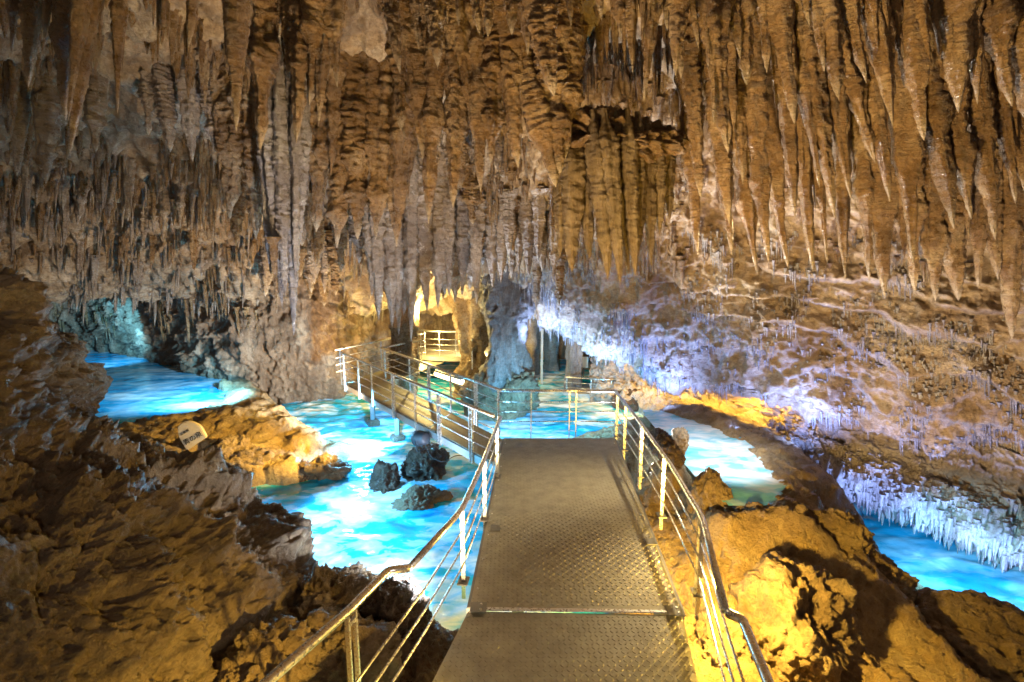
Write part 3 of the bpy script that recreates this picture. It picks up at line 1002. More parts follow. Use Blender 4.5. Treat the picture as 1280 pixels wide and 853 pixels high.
add('rock_slope', mesh_np('rock_slope', Pk.reshape(-1, 3), grid_faces(420, 420)), M['rockslope'],
    label='huge rough brown rock slope filling the left foreground', category='rock')


# ------------------------------------------------------------------ boulders
def ico(sub):
    bm = bmesh.new()
    bmesh.ops.create_icosphere(bm, subdivisions=sub, radius=1.0)
    V = np.array([v.co[:] for v in bm.verts])
    Fq = np.array([[v.index for v in f.verts] for f in bm.faces])
    bm.free()
    return V, Fq


ICO5 = ico(6)
ICO4 = ico(5)


def boulder(name, centre, size, seed, mat, label, rz=0.0, tilt=0.0, jag=0.25, big=True, group=None, facet=0.3, fine=0.035):
    V, Fq = ICO5 if big else ICO4
    V = V.copy()
    r = np.random.default_rng(seed)
    # blunt facets: clip the ball against random planes
    for k in range(9):
        n = r.normal(size=3)
        n /= np.linalg.norm(n)
        dcut = r.uniform(1 - facet, 1.0) * 0.95
        s = V @ n
        V = V - np.maximum(s - dcut, 0)[:, None] * n * 0.92
    off = r.uniform(0, 50, 3)
    d_ = jag * fbm(V * 1.4 + off, 3) + jag * 0.5 * ridged(V * 2.6 + off, 4) - jag * 0.3
    nrm = V / np.linalg.norm(V, axis=1)[:, None]
    V = V + nrm * d_[:, None]
    sz = np.asarray(size)
    V = V * sz
    W = V
    V = V + nrm * (fine * ridged(W * 9.0 + off, 3) + 0.4 * fine * fbm(W * 30 + off, 2))[:, None]
    me = mesh_np(name, V, Fq)
    o = add(name, me, M[mat], loc=tuple(centre), rot=(tilt, 0, rz), label=label, category='rock')
    if group:
        o['group'] = group
    return o


# in the main pool
boulder('pool_rock', G(481, 606, -1.0) + np.array([0, 0, 0.05]), (0.20, 0.22, 0.36), 11, 'darkrock', 'small jagged dark rock with a pointed top standing in the main pool', 0.3, 0, 0.35, False)
boulder('pool_rock', G(531, 596, -1.0) + np.array([0, 0.1, 0.10]), (0.36, 0.28, 0.36), 12, 'darkrock', 'tall dark jagged rock in the pool below the floodlight', 0.7, 0, 0.32)
boulder('pool_rock', G(530, 628, -1.0) + np.array([0, 0, 0.0]), (0.42, 0.22, 0.22), 13, 'boulder', 'reddish slab rock with pale crust on top lying in the pool', 0.45, 0, 0.22)
boulder('pool_rock', G(410, 592, -1.0) + np.array([0, 0, 0.02]), (0.32, 0.22, 0.24), 14, 'boulder', 'knobbly ochre rock at the tip of the plaque mound', 0.2, 0, 0.35, False)
boulder('pool_rock', G(380, 594, -1.0) + np.array([0, 0, 0.0]), (0.18, 0.2, 0.2), 15, 'darkrock', 'small dark knob of rock against the plaque mound', 0.2, 0, 0.35, False)
boulder('pool_rock', G(330, 585, -0.9), (0.36, 0.30, 0.30), 16, 'boulder', 'rounded ochre rock under the plaque at the water edge', 0.2, 0, 0.25, False)
boulder('pool_rock', G(290, 580, -0.75), (0.50, 0.40, 0.34), 17, 'boulder', 'broad ochre rock between the plaque and the dark slope', 0.5, 0, 0.3)
# left foreground shore
boulder('shore_boulder', D(412, 765, 4.6), (0.42, 0.40, 0.36), 21, 'boulder', 'brown boulder at the pool edge beside the dark slope', 0.4, 0, 0.28)
boulder('shore_boulder', D(482, 778, 4.5), (0.40, 0.34, 0.30), 22, 'darkrock', 'dark reddish boulder half under the left handrail by the foam', 0.1, 0, 0.25)
boulder('shore_boulder', D(435, 835, 3.9), (0.55, 0.40, 0.40), 23, 'boulder', 'tan boulder behind the double post of the left handrail', -0.4, 0, 0.22)
boulder('shore_boulder', D(535, 850, 4.0), (0.50, 0.45, 0.34), 24, 'darkrock', 'shadowed rock below the left edge of the deck', 0.4, 0, 0.25)
boulder('shore_boulder', D(340, 850, 3.6), (0.40, 0.40, 0.35), 25, 'boulder', 'ochre boulder under the lower end of the left handrail', 0.9, 0, 0.28)
# right foreground
boulder('gold_boulder', G(884, 632, -0.55) + np.array([0, 0, 0.05]), (0.26, 0.24, 0.42), 31, 'boulder', 'upright ochre block between the right handrail and the terrace pool', 0.2, 0, 0.16)
boulder('gold_boulder', G(902, 716, -0.95), (0.36, 0.40, 0.34), 32, 'boulder', 'flat topped ochre boulder with a dark undercut end', 0.3, 0, 0.16)
boulder('gold_boulder', G(985, 790, -1.05), (0.62, 0.52, 0.60), 33, 'boulder', 'big rough ochre boulder right of the lower handrail', 0.2, 0, 0.22)
boulder('gold_boulder', G(898, 815, -1.0), (0.32, 0.32, 0.30), 36, 'boulder', 'pitted ochre boulder under the kink of the right handrail', 0.8, 0, 0.22)
boulder('corner_boulder', G(1220, 815, -1.75), (0.85, 0.65, 0.50), 34, 'boulder', 'smooth brown boulder in the lower right corner by the stream', -0.3, 0, 0.16)
boulder('terrace_boulder', G(1075, 728, -1.25), (0.50, 0.40, 0.36), 35, 'boulder', 'brown rounded flowstone boulder below the terrace edge', -0.6, 0, 0.22)
boulder('terrace_boulder', G(950, 668, -0.75), (0.62, 0.28, 0.36), 37, 'boulder', 'ochre rock face holding up the terrace pool', -0.1, 0, 0.18)
boulder('terrace_boulder', G(1035, 680, -0.85), (0.55, 0.34, 0.42), 38, 'boulder', 'dark streaked flowstone face at the end of the terrace pool', -0.4, 0, 0.18)
boulder('round_stone', G(1000, 636, -0.30), (0.06, 0.05, 0.05), 39, 'boulder', 'small pale stone on the terrace rim', 0, 0, 0.35, False, fine=0.006)
boulder('dark_log_rock', D(832, 562, 6.7) + np.array([0, 0, 0.0]), (0.15, 0.46, 0.14), 40, 'darkrock', 'long dark smooth rock lying beside the right handrail', 0.05, 0.12, 0.10)
boulder('terrace_boulder', D(850, 552, 7.3) , (0.10, 0.16, 0.16), 41, 'boulder', 'small ochre rock between the dark long rock and the terrace pool', 0, 0, 0.2, False)
boulder('shore_boulder', G(790, 505, -0.95), (0.5, 0.4, 0.3), 42, 'darkrock', 'dark rock below the far platform at the end of the pool', 0, 0, 0.25, False)


# ------------------------------------------------------------------ columns and feature formations
def column_arrays(base, top, r0, r1, waist, seed, segs=48, rings=140, lobes=0.14, flute=0.16):
    base, top = np.asarray(base), np.asarray(top)
    r = np.random.default_rng(seed)
    t = np.linspace(0, 1, rings)
    prof = waist * (1 + 0.12 * np.interp(t, np.linspace(0, 1, 10), r.normal(0, 1, 10))) + (r0 - waist) * np.clip(1 - t / 0.38, 0, 1) ** 1.5 + (r1 - waist) * np.clip((t - 0.62) / 0.38, 0, 1) ** 1.5
    th = np.linspace(0, 2 * np.pi, segs, endpoint=False)
    T, A = np.meshgrid(t, th, indexing='ij')
    lob = 1 + lobes * np.cos(3 * A + r.uniform(0, 6) + T) + 0.6 * lobes * np.cos(5 * A + r.uniform(0, 6) - 0.8 * T)
    rad = prof[:, None] * lob
    C = base[None, None] * (1 - T[..., None]) + top[None, None] * T[..., None]
    V = C + np.stack([rad * np.cos(A), rad * np.sin(A), 0 * A], -1)
    q = V.reshape(-1, 3)
    dirn = np.stack([np.cos(A), np.sin(A), 0 * A], -1).reshape(-1, 3)
    dsp = flute * waist * ridged(q * np.array([4.5, 4.5, 0.7]) + seed, 4) + 0.16 * waist * fbm(q * np.array([9, 9, 3.0]), 4) - flute * waist * 0.5
    V = q + dirn * dsp[:, None]
    a = np.arange(rings * segs).reshape(rings, segs)
    b = np.roll(a, -1, axis=1)
    return V, np.stack([a[:-1], b[:-1], b[1:], a[1:]], -1).reshape(-1, 4)


def formation(name, parts, mat, label, category, loc=None):
    V, Fq = join(parts)
    loc = V.mean(0) if loc is None else np.asarray(loc)
    return add(name, mesh_np(name, V - loc, Fq), M[mat], loc=tuple(loc), label=label, category=category)


def hpx(x0, y0, x1, y1, wpx, Y, seed, ext=0.4, reach=True, **kw):
    """hanging cone between two bearings at distance Y, as arrays in the cave"""
    a, b = D(x0, y0, Y), D(x1, y1, Y)
    dv = b - a
    dn = dv / np.linalg.norm(dv)
    if reach:
        ext = max(ext, min(2.6, (roof_z(a - dn * 0.5) + 0.08 - a[2]) / -dn[2]))
    a = a - dn * ext
    dv = b - a
    L = -dv[2]
    V, Fq = hang(L, wpx / 2 / F * Y, seed, lean=(dv[0] / L, dv[1] / L), **kw)
    return V + a, Fq


# main blue grey column
cb = G(632, 528, -1.3)
col_o = empty('limestone_column', cb, 'thick blue grey limestone column standing in the pool behind the footbridge', 'column')
V, Fq = column_arrays(cb, D(632, 335, cb[1] - 0.3), 0.60, 0.60, 0.44, 51, 96, 220, 0.14, 0.26)
add('shaft', mesh_np('shaft', V - cb, Fq), M['column'], col_o)
V, Fq = ICO4
for k, (p, s_) in enumerate([((620, 512), (0.62, 0.5, 0.55)), ((648, 490), (0.42, 0.4, 0.5)), ((603, 500), (0.42, 0.4, 0.6))]):
    W = V * np.array(s_)
    W = W + V * (0.14 * fbm(V * 1.6 + k * 7, 3) + 0.06 * ridged(V * 4 + k, 3))[:, None]
    pos = D(p[0], p[1], cb[1] - 0.35)
    add('base', mesh_np('base', W + pos - cb, Fq), M['boulder'], col_o)
# slim column
c2 = G(716, 490, -1.1)
V, Fq = column_arrays(c2, D(719, 395, c2[1] - 0.2), 0.26, 0.5, 0.20, 52, 32, 110)
add('limestone_column', mesh_np('limestone_column', V - c2, Fq), M['column'], loc=tuple(c2), label='slim blue limestone column right of the thick one, under the arch', category='column')
# gold lit column behind the main one
c3 = D(590, 500, 13.6)
V, Fq = column_arrays(c3, D(592, 360, 13.6), 0.5, 0.55, 0.34, 53, 36, 110)
add('limestone_column', mesh_np('limestone_column', V - c3, Fq), M['stal'], loc=tuple(c3), label='yellow lit column just left of the thick blue grey one', category='column')
# brown column reaching down by the branch walkway
c4 = D(505, 500, 12.2)
V, Fq = column_arrays(c4, D(508, 330, 12.2), 0.30, 0.7, 0.26, 54, 36, 110)
add('limestone_column', mesh_np('limestone_column', V - c4, Fq), M['stal'], loc=tuple(c4), label='brown column standing on the far side of the branch walkway', category='column')
# far columns in the niche
for k, (px, Y, lab) in enumerate([(665, 16.2, 'pale far column left of the grey post, seen through the arch'), (690, 16.8, 'far fluted column close to the slim blue one, seen through the arch'),
                                  (755, 16.0, 'greenish far column behind the far platform railing'), (775, 15.4, 'greenish far column at the right end of the far railing')]):
    b_ = D(px, 492, Y)
    V, Fq = column_arrays(b_, D(px, 380, Y), 0.4, 0.5, 0.24, 60 + k, 28, 90)
    add('limestone_column', mesh_np('limestone_column', V - b_, Fq), M['stal_grey'] if k < 2 else M['wall'], loc=tuple(b_), label=lab, category='column')

# big ochre cone, top left
formation('stalactite', [hpx(298, -20, 293, 163, 60, 4.2, 71, p=1.15, lobes=0.10, ring=0.0, segs=36, rings=140, flare=0.2, crease=0.2, bulge=0.05),
                         hpx(284, -20, 280, 70, 26, 4.25, 72, p=1.3)], 'stal',
          'large smooth ochre cone stalactite with pale edge at top left', 'stalactite')
# brown pair left
formation('stalactite', [hpx(112, -10, 90, 195, 34, 4.7, 73, p=1.5, segs=28, rings=90), hpx(100, 20, 86, 150, 24, 4.6, 74, p=1.6)], 'stal',
          'fused pair of brown stalactites with one long leaning tip at upper left', 'stalactite')
# blue-white cluster
Yc = 7.0
formation('stalactite_cluster', [hpx(x0, y0, x1, y1, w_, Yc + dy, 75 + k, ext=0.5, p=3.0, segs=26, rings=150, flare=0.0, bulge=0.10, spindle=0.55) for k, (x0, y0, x1, y1, w_, dy) in enumerate([
    (364, 250, 366, 420, 22, 0), (347, 240, 355, 384, 24, 0), (336, 240, 341, 345, 20, 0.05), (376, 235, 373, 335, 20, 0), (354, 240, 359, 372, 22, -0.1), (370, 240, 369, 360, 17, -0.12), (341, 230, 348, 365, 18, -0.08)])], 'stal_pale',
          'pale bluish ribbed stalactite cluster ending in one long thin tip above the middle pool', 'stalactite')
formation('stalactite', [hpx(343, 335, 345, 392, 11, 6.85, 81, reach=False, p=1.3)], 'stal', 'small ochre spike hanging left of the pale bluish cluster', 'stalactite')
# grey brown cluster above branch walkway
parts = []
for k, (x0, y0, x1, y1, w_) in enumerate([(470, 230, 474, 402, 26), (488, 240, 488, 410, 28), (505, 230, 506, 395, 26), (514, 250, 515, 428, 20), (530, 240, 532, 390, 26), (546, 240, 548, 385, 24),
                                          (460, 230, 462, 370, 22), (498, 250, 498, 420, 18), (560, 240, 560, 370, 20)]):
    parts.append(hpx(x0, y0, x1, y1, w_, 9.2 + 0.15 * (k % 3), 90 + k, p=2.4, segs=24, rings=110, ringf=44, ring=0.0, flare=0.1, bulge=0.1))
formation('stalactite_cluster', parts, 'stal_grey', 'dense grey brown ribbed cluster hanging low above the branch walkway', 'stalactite')
parts = []
for k, (x0, y0, x1, y1, w_) in enumerate([(596, 220, 598, 380, 22), (615, 230, 616, 360, 26), (640, 220, 640, 350, 26), (660, 230, 662, 345, 24), (680, 230, 680, 340, 24), (580, 230, 578, 370, 22), (626, 250, 628, 355, 20), (650, 240, 650, 340, 20)]):
    parts.append(hpx(x0, y0, x1, y1, w_, 9.4 + 0.2 * (k % 3), 110 + k, p=2.4, segs=22, rings=100, ringf=40, ring=0.0, flare=0.1, bulge=0.1))
formation('stalactite_cluster', parts, 'stal_grey', 'brown ribbed curtain of stalactites hanging over the top of the thick column', 'stalactite')
# big drapery
parts = []
for k, (x0, y0, x1, y1, w_, Y) in enumerate([(704, 175, 700, 322, 22, 6.2), (716, 165, 718, 342, 28, 6.1), (730, 158, 736, 325, 22, 6.2), (742, 150, 760, 350, 28, 6.0), (756, 148, 776, 357, 24, 5.92),
                                             (770, 146, 782, 338, 22, 6.05), (784, 148, 790, 346, 24, 6.0), (797, 152, 800, 320, 22, 6.1), (809, 158, 812, 332, 20, 6.15), (822, 162, 822, 296, 20, 6.2),
                                             (836, 168, 838, 276, 18, 6.3), (748, 155, 750, 290, 30, 6.3), (778, 150, 780, 280, 34, 6.3), (806, 158, 806, 270, 28, 6.35), (724, 165, 724, 280, 30, 6.3)]):
    parts.append(hpx(x0, y0, x1, y1, w_, Y, 130 + k, ext=0.10, reach=False, p=3.0, segs=24, rings=120, ring=0.0, lobes=0.14, flare=0.0, rough=0.14, crease=0.22, bulge=0.09, spindle=0.22))
formation('flowstone_drapery', parts, 'stal_olive', 'big olive brown drapery of fused lobes below the dark ceiling hollow', 'drapery')
V, Fq = ICO5
W = V * np.array([0.74, 0.50, 0.17])
W = W + V * (0.16 * fbm(V * 1.8 + 5, 3) + 0.09 * ridged(V * np.array([4, 4, 1.5]), 4))[:, None]
pz = D(774, 176, 6.45)
add('rock_shelf', mesh_np('rock_shelf', W, Fq), M['stal'], loc=tuple(pz), rot=(0.15, 0.1, 0.2), label='brown rock shelf under the dark ceiling hollow from which the drapery hangs', category='rock')


# ================================================================== FOOTBRIDGE
def tube(path, r, segs=12, closed_ends=True):
    """round bar along a polyline, mitred"""
    Pp = np.asarray(path, float)
    n = len(Pp)
    T = np.gradient(Pp, axis=0)
    for i in range(1, n - 1):
        a = Pp[i] - Pp[i - 1]
        b = Pp[i + 1] - Pp[i]
        T[i] = a / np.linalg.norm(a) + b / np.linalg.norm(b)
    T /= np.linalg.norm(T, axis=1)[:, None]
    up = np.array([0, 0, 1.0])
    if abs(T[0] @ up) > 0.95:
        up = np.array([1.0, 0, 0])
    V = []
    for i in range(n):
        s_ = np.cross(T[i], up)
        s_ /= np.linalg.norm(s_)
        u = np.cross(s_, T[i])
        for k in range(segs):
            a = 2 * math.pi * k / segs
            V.append(Pp[i] + r * (math.cos(a) * s_ + math.sin(a) * u))
    Fs = []
    for i in range(n - 1):
        for k in range(segs):
            k2 = (k + 1) % segs
            Fs.append((i * segs + k, i * segs + k2, (i + 1) * segs + k2, (i + 1) * segs + k))
    if closed_ends:
        Fs.append(tuple(range(segs - 1, -1, -1)))
        Fs.append(tuple(range((n - 1) * segs, n * segs)))
    return V, Fs


def rounded(path, rad=0.12, k=5):
    """polyline with its corners rounded"""
    Pp = [np.asarray(p, float) for p in path]
    out = [Pp[0]]
    for i in range(1, len(Pp) - 1):
        a, b, c = Pp[i - 1], Pp[i], Pp[i + 1]
        la, lc_ = np.linalg.norm(a - b), np.linalg.norm(c - b)
        r_ = min(rad, 0.4 * la, 0.4 * lc_)
        p0, p1 = b + (a - b) / la * r_, b + (c - b) / lc_ * r_
        for t in np.linspace(0, 1, k):
            out.append((1 - t) ** 2 * p0 + 2 * t * (1 - t) * b + t * t * p1)
    out.append(Pp[-1])
    return out


def box_mesh(name, size, bevel=0.0):
    bm = bmesh.new()
    bmesh.ops.create_cube(bm, size=1.0)
    for v in bm.verts:
        v.co = Vector((v.co.x * size[0], v.co.y * size[1], v.co.z * size[2]))
    if bevel:
        bmesh.ops.bevel(bm, geom=list(bm.edges), offset=bevel, segments=2, affect='EDGES')
    me = bpy.data.meshes.new(name)
    bm.to_mesh(me)
    bm.free()
    return me


def poly_prism(name, pts, z0_, z1_):
    """flat plate from a plan outline"""
    n = len(pts)
    V = [(p[0], p[1], z0_) for p in pts] + [(p[0], p[1], z1_) for p in pts]
    Fs = [tuple(range(n - 1, -1, -1)), tuple(range(n, 2 * n))]
    for i in range(n):
        j = (i + 1) % n
        Fs.append((i, j, n + j, n + i))
    return mesh_np(name, V, Fs, smooth=False)


def lugs(name, poly, pitch, parent, z=0.0):
    """raised lugs of the tread plate, alternating in direction"""
    poly = np.asarray(poly, float)
    x0, y0 = poly.min(0)
    x1, y1 = poly.max(0)
    nx, ny = int((x1 - x0) / pitch), int((y1 - y0) / pitch)
    I, J = np.meshgrid(np.arange(nx), np.arange(ny), indexing='ij')
    X = x0 + (I + 0.5) * pitch
    Y = y0 + (J + 0.5) * pitch
    C = np.column_stack([X.ravel(), Y.ravel()])
    par = ((I + J) % 2).ravel()
    c0 = poly.mean(0)
    keep = inside(C, c0 + (poly - c0) * 0.985)
    C, par = C[keep], par[keep]
    a, b, h = pitch * 0.42, pitch * 0.15, 0.0035
    base = np.array([[-a, 0, 0], [0, -b, 0], [a, 0, 0], [0, b, 0], [-a * .45, 0, h], [a * .45, 0, h]])
    an = np.where(par == 0, math.pi / 4, -math.pi / 4)
    ca, sa = np.cos(an), np.sin(an)
    V = np.empty((len(C), 6, 3))
    V[:, :, 0] = C[:, 0, None] + base[None, :, 0] * ca[:, None] - base[None, :, 1] * sa[:, None]
    V[:, :, 1] = C[:, 1, None] + base[None, :, 0] * sa[:, None] + base[None, :, 1] * ca[:, None]
    V[:, :, 2] = z + 0.0004 + base[None, :, 2]
    F0 = np.array([[0, 1, 4], [1, 5, 4], [1, 2, 5], [2, 3, 5], [3, 4, 5], [3, 0, 4]])
    Fq = (F0[None] + (np.arange(len(C)) * 6)[:, None, None]).reshape(-1, 3)
    return add(name, mesh_np(name, V.reshape(-1, 3), Fq, smooth=False), M['lug'], parent, kind='stuff')


bridge = empty('footbridge', (0, 0, 0), 'straight grey tread plate footbridge leading from the viewer into the cave', 'footbridge')
Lf, Rf = np.array([-0.12, 7.48]), np.array([1.57, 7.48])
Ln, Rn = np.array([-0.335, 3.66]), np.array([1.335, 3.62])


def along(t):
    return Lf + (Ln - Lf) * t, Rf + (Rn - Rf) * t


cuts = [0.0, 0.085, 1.0]
for i in range(2):
    a0, b0 = along(cuts[i] + (0.0012 if i else 0))
    a1, b1 = along(cuts[i + 1] - 0.0012)
    pl = [a1, b1, b0, a0]
    add('deck_plate', poly_prism('deck_plate', pl, -0.006, 0.0), M['deck'], bridge)
    lugs('tread_lugs', pl, 0.04, bridge)
near = [np.array([-0.80, 1.9]), np.array([1.05, 1.9]), np.array([1.325, 3.585]), np.array([-0.345, 3.625])]
add('deck_plate', poly_prism('deck_plate', near, -0.016, -0.010), M['deck'], bridge)
lugs('tread_lugs', near, 0.04, bridge, -0.010)
# joint strip and corner brackets
sm = (np.array([*Ln, 0]) + np.array([*Rn, 0])) / 2
ang_j = math.atan2(Rn[1] - Ln[1], Rn[0] - Ln[0])
add('joint_strip', box_mesh('joint_strip', (1.66, 0.035, 0.012), 0.004), M['steel'], bridge, (sm[0], sm[1] - 0.02, 0.003), (0, 0, ang_j))
for cx_, cy_ in ((Ln[0] + 0.07, Ln[1] + 0.0), (Rn[0] - 0.06, Rn[1] + 0.0)):
    br = add('corner_bracket', box_mesh('corner_bracket', (0.13, 0.12, 0.008), 0.002), M['frame'], bridge, (cx_, cy_ - 0.02, 0.014), (0, 0, ang_j))
    for dy in (-0.03, 0.03):
        bm = bmesh.new()
        bmesh.ops.create_cone(bm, cap_ends=True, segments=8, radius1=0.011, radius2=0.009, depth=0.008)
        me = bpy.data.meshes.new('bolt')
        bm.to_mesh(me)
        bm.free()
        add('bolt', me, M['steel'], br, (0.02, dy, 0.008))
bm = bmesh.new()
bmesh.ops.create_cone(bm, cap_ends=True, segments=8, radius1=0.010, radius2=0.008, depth=0.006)
bolt_me = bpy.data.meshes.new('bolt')
bm.to_mesh(bolt_me)
bm.free()
for k in range(9):
    a_, b_ = along(0.06 + 0.11 * k)
    for p_ in (a_ + np.array([0.035, 0]), b_ - np.array([0.035, 0])):
        add('bolt', bolt_me, M['steel'], bridge, (p_[0], p_[1], 0.004))
for (x, y) in ((-0.17, 4.85), (1.35, 4.6)):
    add('hinge_plate', box_mesh('hinge_plate', (0.10, 0.12, 0.006), 0.001), M['frame'], bridge, (x, y, 0.006))
# beams under the deck
for A0, A1 in ((Lf, Ln), (Rf, Rn)):
    c_ = (A0 + A1) / 2
    ln_ = np.linalg.norm(A0 - A1)
    an = math.atan2(A0[1] - A1[1], A0[0] - A1[0])
    add('side_beam', box_mesh('side_beam', (ln_, 0.05, 0.14), 0.004), M['frame'], bridge, (c_[0], c_[1], -0.078), (0, 0, an))
add('end_beam', box_mesh('end_beam', (1.64, 0.05, 0.12), 0.004), M['frame'], bridge, (0.725, 7.45, -0.068))
for y in (7.2, 4.0):
    for x in (0.05, 1.3):
        add('support_leg', box_mesh('support_leg', (0.10, 0.10, 1.6), 0.006), M['frame'], bridge, (x, y, -0.95))


def railing(root_name, label, path, posts, h=0.67, r=0.024, rods=(0.17, 0.33, 0.49), rod_r=0.0085, post_w=0.034, pairs=(), base=-0.12, mat='steel', rad=0.14, cat='railing', rodpath=None, plates=False):
    """path: plan points with z of the handrail's foot; posts: positions on the path 0..1 by length"""
    p0 = np.array(path[0], float)
    root = empty(root_name, tuple(p0), label, cat)
    P3 = [np.array(p, float) for p in path]
    top = [p + np.array([0, 0, h]) - p0 for p in P3]
    V, Fs = tube(rounded(top, rad), r, 14)
    add('handrail', mesh_np('handrail', V, Fs), M[mat], root)
    RP = P3 if rodpath is None else [np.array(p, float) for p in rodpath]
    for z in rods:
        V, Fs = tube(rounded([p + np.array([0, 0, z]) - p0 for p in RP], rad), rod_r, 8)
        add('rail', mesh_np('rail', V, Fs), M[mat], root)
    RP = P3
    seg = np.array([np.linalg.norm(b - a) for a, b in zip(RP[:-1], RP[1:])])
    cum = np.concatenate([[0], np.cumsum(seg)]) / seg.sum()
    for t in posts:
        i = min(np.searchsorted(cum, t, side='right') - 1, len(seg) - 1)
        f_ = (t - cum[i]) / (cum[i + 1] - cum[i])
        p = RP[i] * (1 - f_) + RP[i + 1] * f_ - p0
        dv = RP[i + 1] - RP[i]
        an = math.atan2(dv[1], dv[0])
        hh = h - base
        offs = (-0.035, 0.035) if t in pairs else (0.0,)
        for o_ in offs:
            q_ = p + o_ * dv / np.linalg.norm(dv)
            add('post', box_mesh('post', (0.014 if len(offs) > 1 else 0.016, post_w, hh - 0.02), 0.002), M[mat], root, (q_[0], q_[1], q_[2] + base + hh / 2 - 0.012), (0, 0, an))
        if plates:
            add('base_plate', box_mesh('base_plate', (0.12, 0.09, 0.012), 0.002), M['frame'], root, (p[0], p[1], p[2] + 0.004), (0, 0, an))
        if len(offs) > 1:
            add('post_spacer', box_mesh('post_spacer', (0.07, 0.02, 0.03), 0.002), M[mat], root, (p[0], p[1], p[2] + h - 0.09), (0, 0, an))
    return root


# right hand side
railing('footbridge_railing', 'stainless steel railing along the right side of the footbridge, bent near its lower end',
        [(1.61, 7.72, 0), (1.62, 6.4, 0), (1.60, 4.9, 0), (1.53, 3.82, 0), (1.27, 2.74, 0)],
        [0.03, 0.14, 0.32, 0.52, 0.775], pairs=(0.32, 0.775), base=-0.16, plates=True, rodpath=[(1.61, 7.72, 0), (1.62, 6.4, 0), (1.60, 4.9, 0), (1.52, 3.80, 0)])
railing('footbridge_railing', 'short lower run of steel handrail in the bottom right corner of the footbridge',
        [(1.27, 2.72, 0), (1.335, 2.66, 0.0), (1.27, 2.24, 0), (1.15, 1.6, 0)], [0.95], base=-0.2, rad=0.02, r=0.027,
        rodpath=[(1.52, 3.80, 0), (1.30, 2.72, 0), (1.10, 1.6, 0)])
# left hand side
railing('footbridge_railing', 'stainless steel railing along the left side of the footbridge above the foaming pool',
        [(-0.15, 6.43, 0), (-0.30, 4.92, 0), (-0.42, 3.95, 0), (-0.69, 3.17, 0)],
        [0.10, 0.42, 0.74], pairs=(0.10,), base=-0.16, plates=True, rodpath=[(-0.15, 6.43, 0), (-0.29, 4.92, 0), (-0.42, 3.93, 0)])
railing('footbridge_railing', 'lower left handrail with a double post in front of the brown boulders',
        [(-0.69, 3.16, 0), (-0.83, 3.13, 0), (-0.965, 2.75, 0), (-1.24, 2.16, 0), (-1.5, 1.6, 0)],
        [0.30], pairs=(0.30,), base=-0.6, rad=0.02, r=0.028,
        rodpath=[(-0.42, 3.93, 0), (-0.60, 3.2, 0), (-1.02, 1.8, 0)])
# end of the bridge
railing('footbridge_railing', 'low steel cross railing closing the far end of the footbridge',
        [(-0.16, 7.76, 0), (0.75, 7.76, 0), (1.61, 7.76, 0)], [0.26, 0.60, 0.66], base=-0.16, post_w=0.02)

# ------------------------------------------------------------------ branch walkway
branch = empty('branch_walkway', (0, 0, 0), 'narrow side walkway turning left from the footbridge towards the yellow niche', 'footbridge')
A0, A1 = np.array([-0.20, 6.50]), np.array([-3.66, 10.95])
u_ = (A1 - A0) / np.linalg.norm(A1 - A0)
nrm_ = np.array([u_[1], -u_[0]])
WB = 0.84
B0, B1 = A0 + nrm_ * WB, A1 + nrm_ * WB
B0 = np.array([-0.13, 7.44])
Lb = np.linalg.norm(A1 - A0)
for i in range(3):
    f0, f1 = i / 3 + (0.002 if i else 0), (i + 1) / 3 - 0.002
    pl = [A0 + (A1 - A0) * f0, B0 + (B1 - B0) * f0, B0 + (B1 - B0) * f1, A0 + (A1 - A0) * f1]
    add('deck_plate', poly_prism('deck_plate', pl, -0.02, -0.012), M['deck'], branch)
    lugs('tread_lugs', pl, 0.045, branch, -0.012)
an_b = math.atan2(u_[1], u_[0])
for S0, S1 in ((A0, A1), (B0, B1)):
    m_ = (S0 + S1) / 2
    dl = S1 - S0
    add('side_beam', box_mesh('side_beam', (np.linalg.norm(dl), 0.05, 0.12), 0.004), M['frame'], branch, (m_[0], m_[1], -0.084), (0, 0, math.atan2(dl[1], dl[0])))
for f_ in (0.52, 0.74, 0.96):
    p = A0 + (A1 - A0) * f_ + nrm_ * 0.5
    add('support_leg', box_mesh('support_leg', (0.09, 0.09, 1.3), 0.005), M['leg'], branch, (p[0], p[1], -0.80))
    add('footing', box_mesh('footing', (0.26, 0.24, 0.24), 0.03), M['darkrock'], branch, (p[0], p[1], -1.0), (0, 0, an_b))
off = -nrm_ * 0.04
railing('walkway_railing', 'near railing of the side walkway above the middle pool',
        [(*(A0 + off), 0), (*(A1 + off), 0)], [0.10, 0.26, 0.40, 0.55, 0.72, 0.84, 0.985], pairs=(0.10, 0.26, 0.55), base=-0.16)
railing('walkway_railing', 'far railing of the side walkway in front of the thick column',
        [(-0.16, 7.76, 0), (*(B1 + nrm_ * 0.04), 0)], [0.02, 0.16, 0.34, 0.52, 0.7, 0.97], pairs=(0.16, 0.52), base=-0.16)
# turn at the end of the branch, going right into the niche
railing('walkway_railing', 'back railing of the side walkway in front of the yellow lit niche',
        [(A1[0] - 0.3, A1[1] + 0.3, 0), (-2.9, 12.9, 0.05), (-2.3, 13.4, 0.05)], [0.05, 0.5, 0.95], base=-0.16)
railing('walkway_railing', 'inner railing piece at the bend of the side walkway before the niche',
        [(B1[0], B1[1] + 0.1, 0), (-2.2, 12.3, 0.05)], [0.05, 0.9], base=-0.16)
land = empty('walkway_landing', (-2.8, 12.0, 0), 'small landing where the side walkway bends towards the niche', 'footbridge')
add('deck_plate', poly_prism('deck_plate', [(-0.9 + 0, -0.95), (0.25, -0.6), (1.0, 1.2), (0.1, 1.5)], -0.03, -0.02), M['deck'], land)
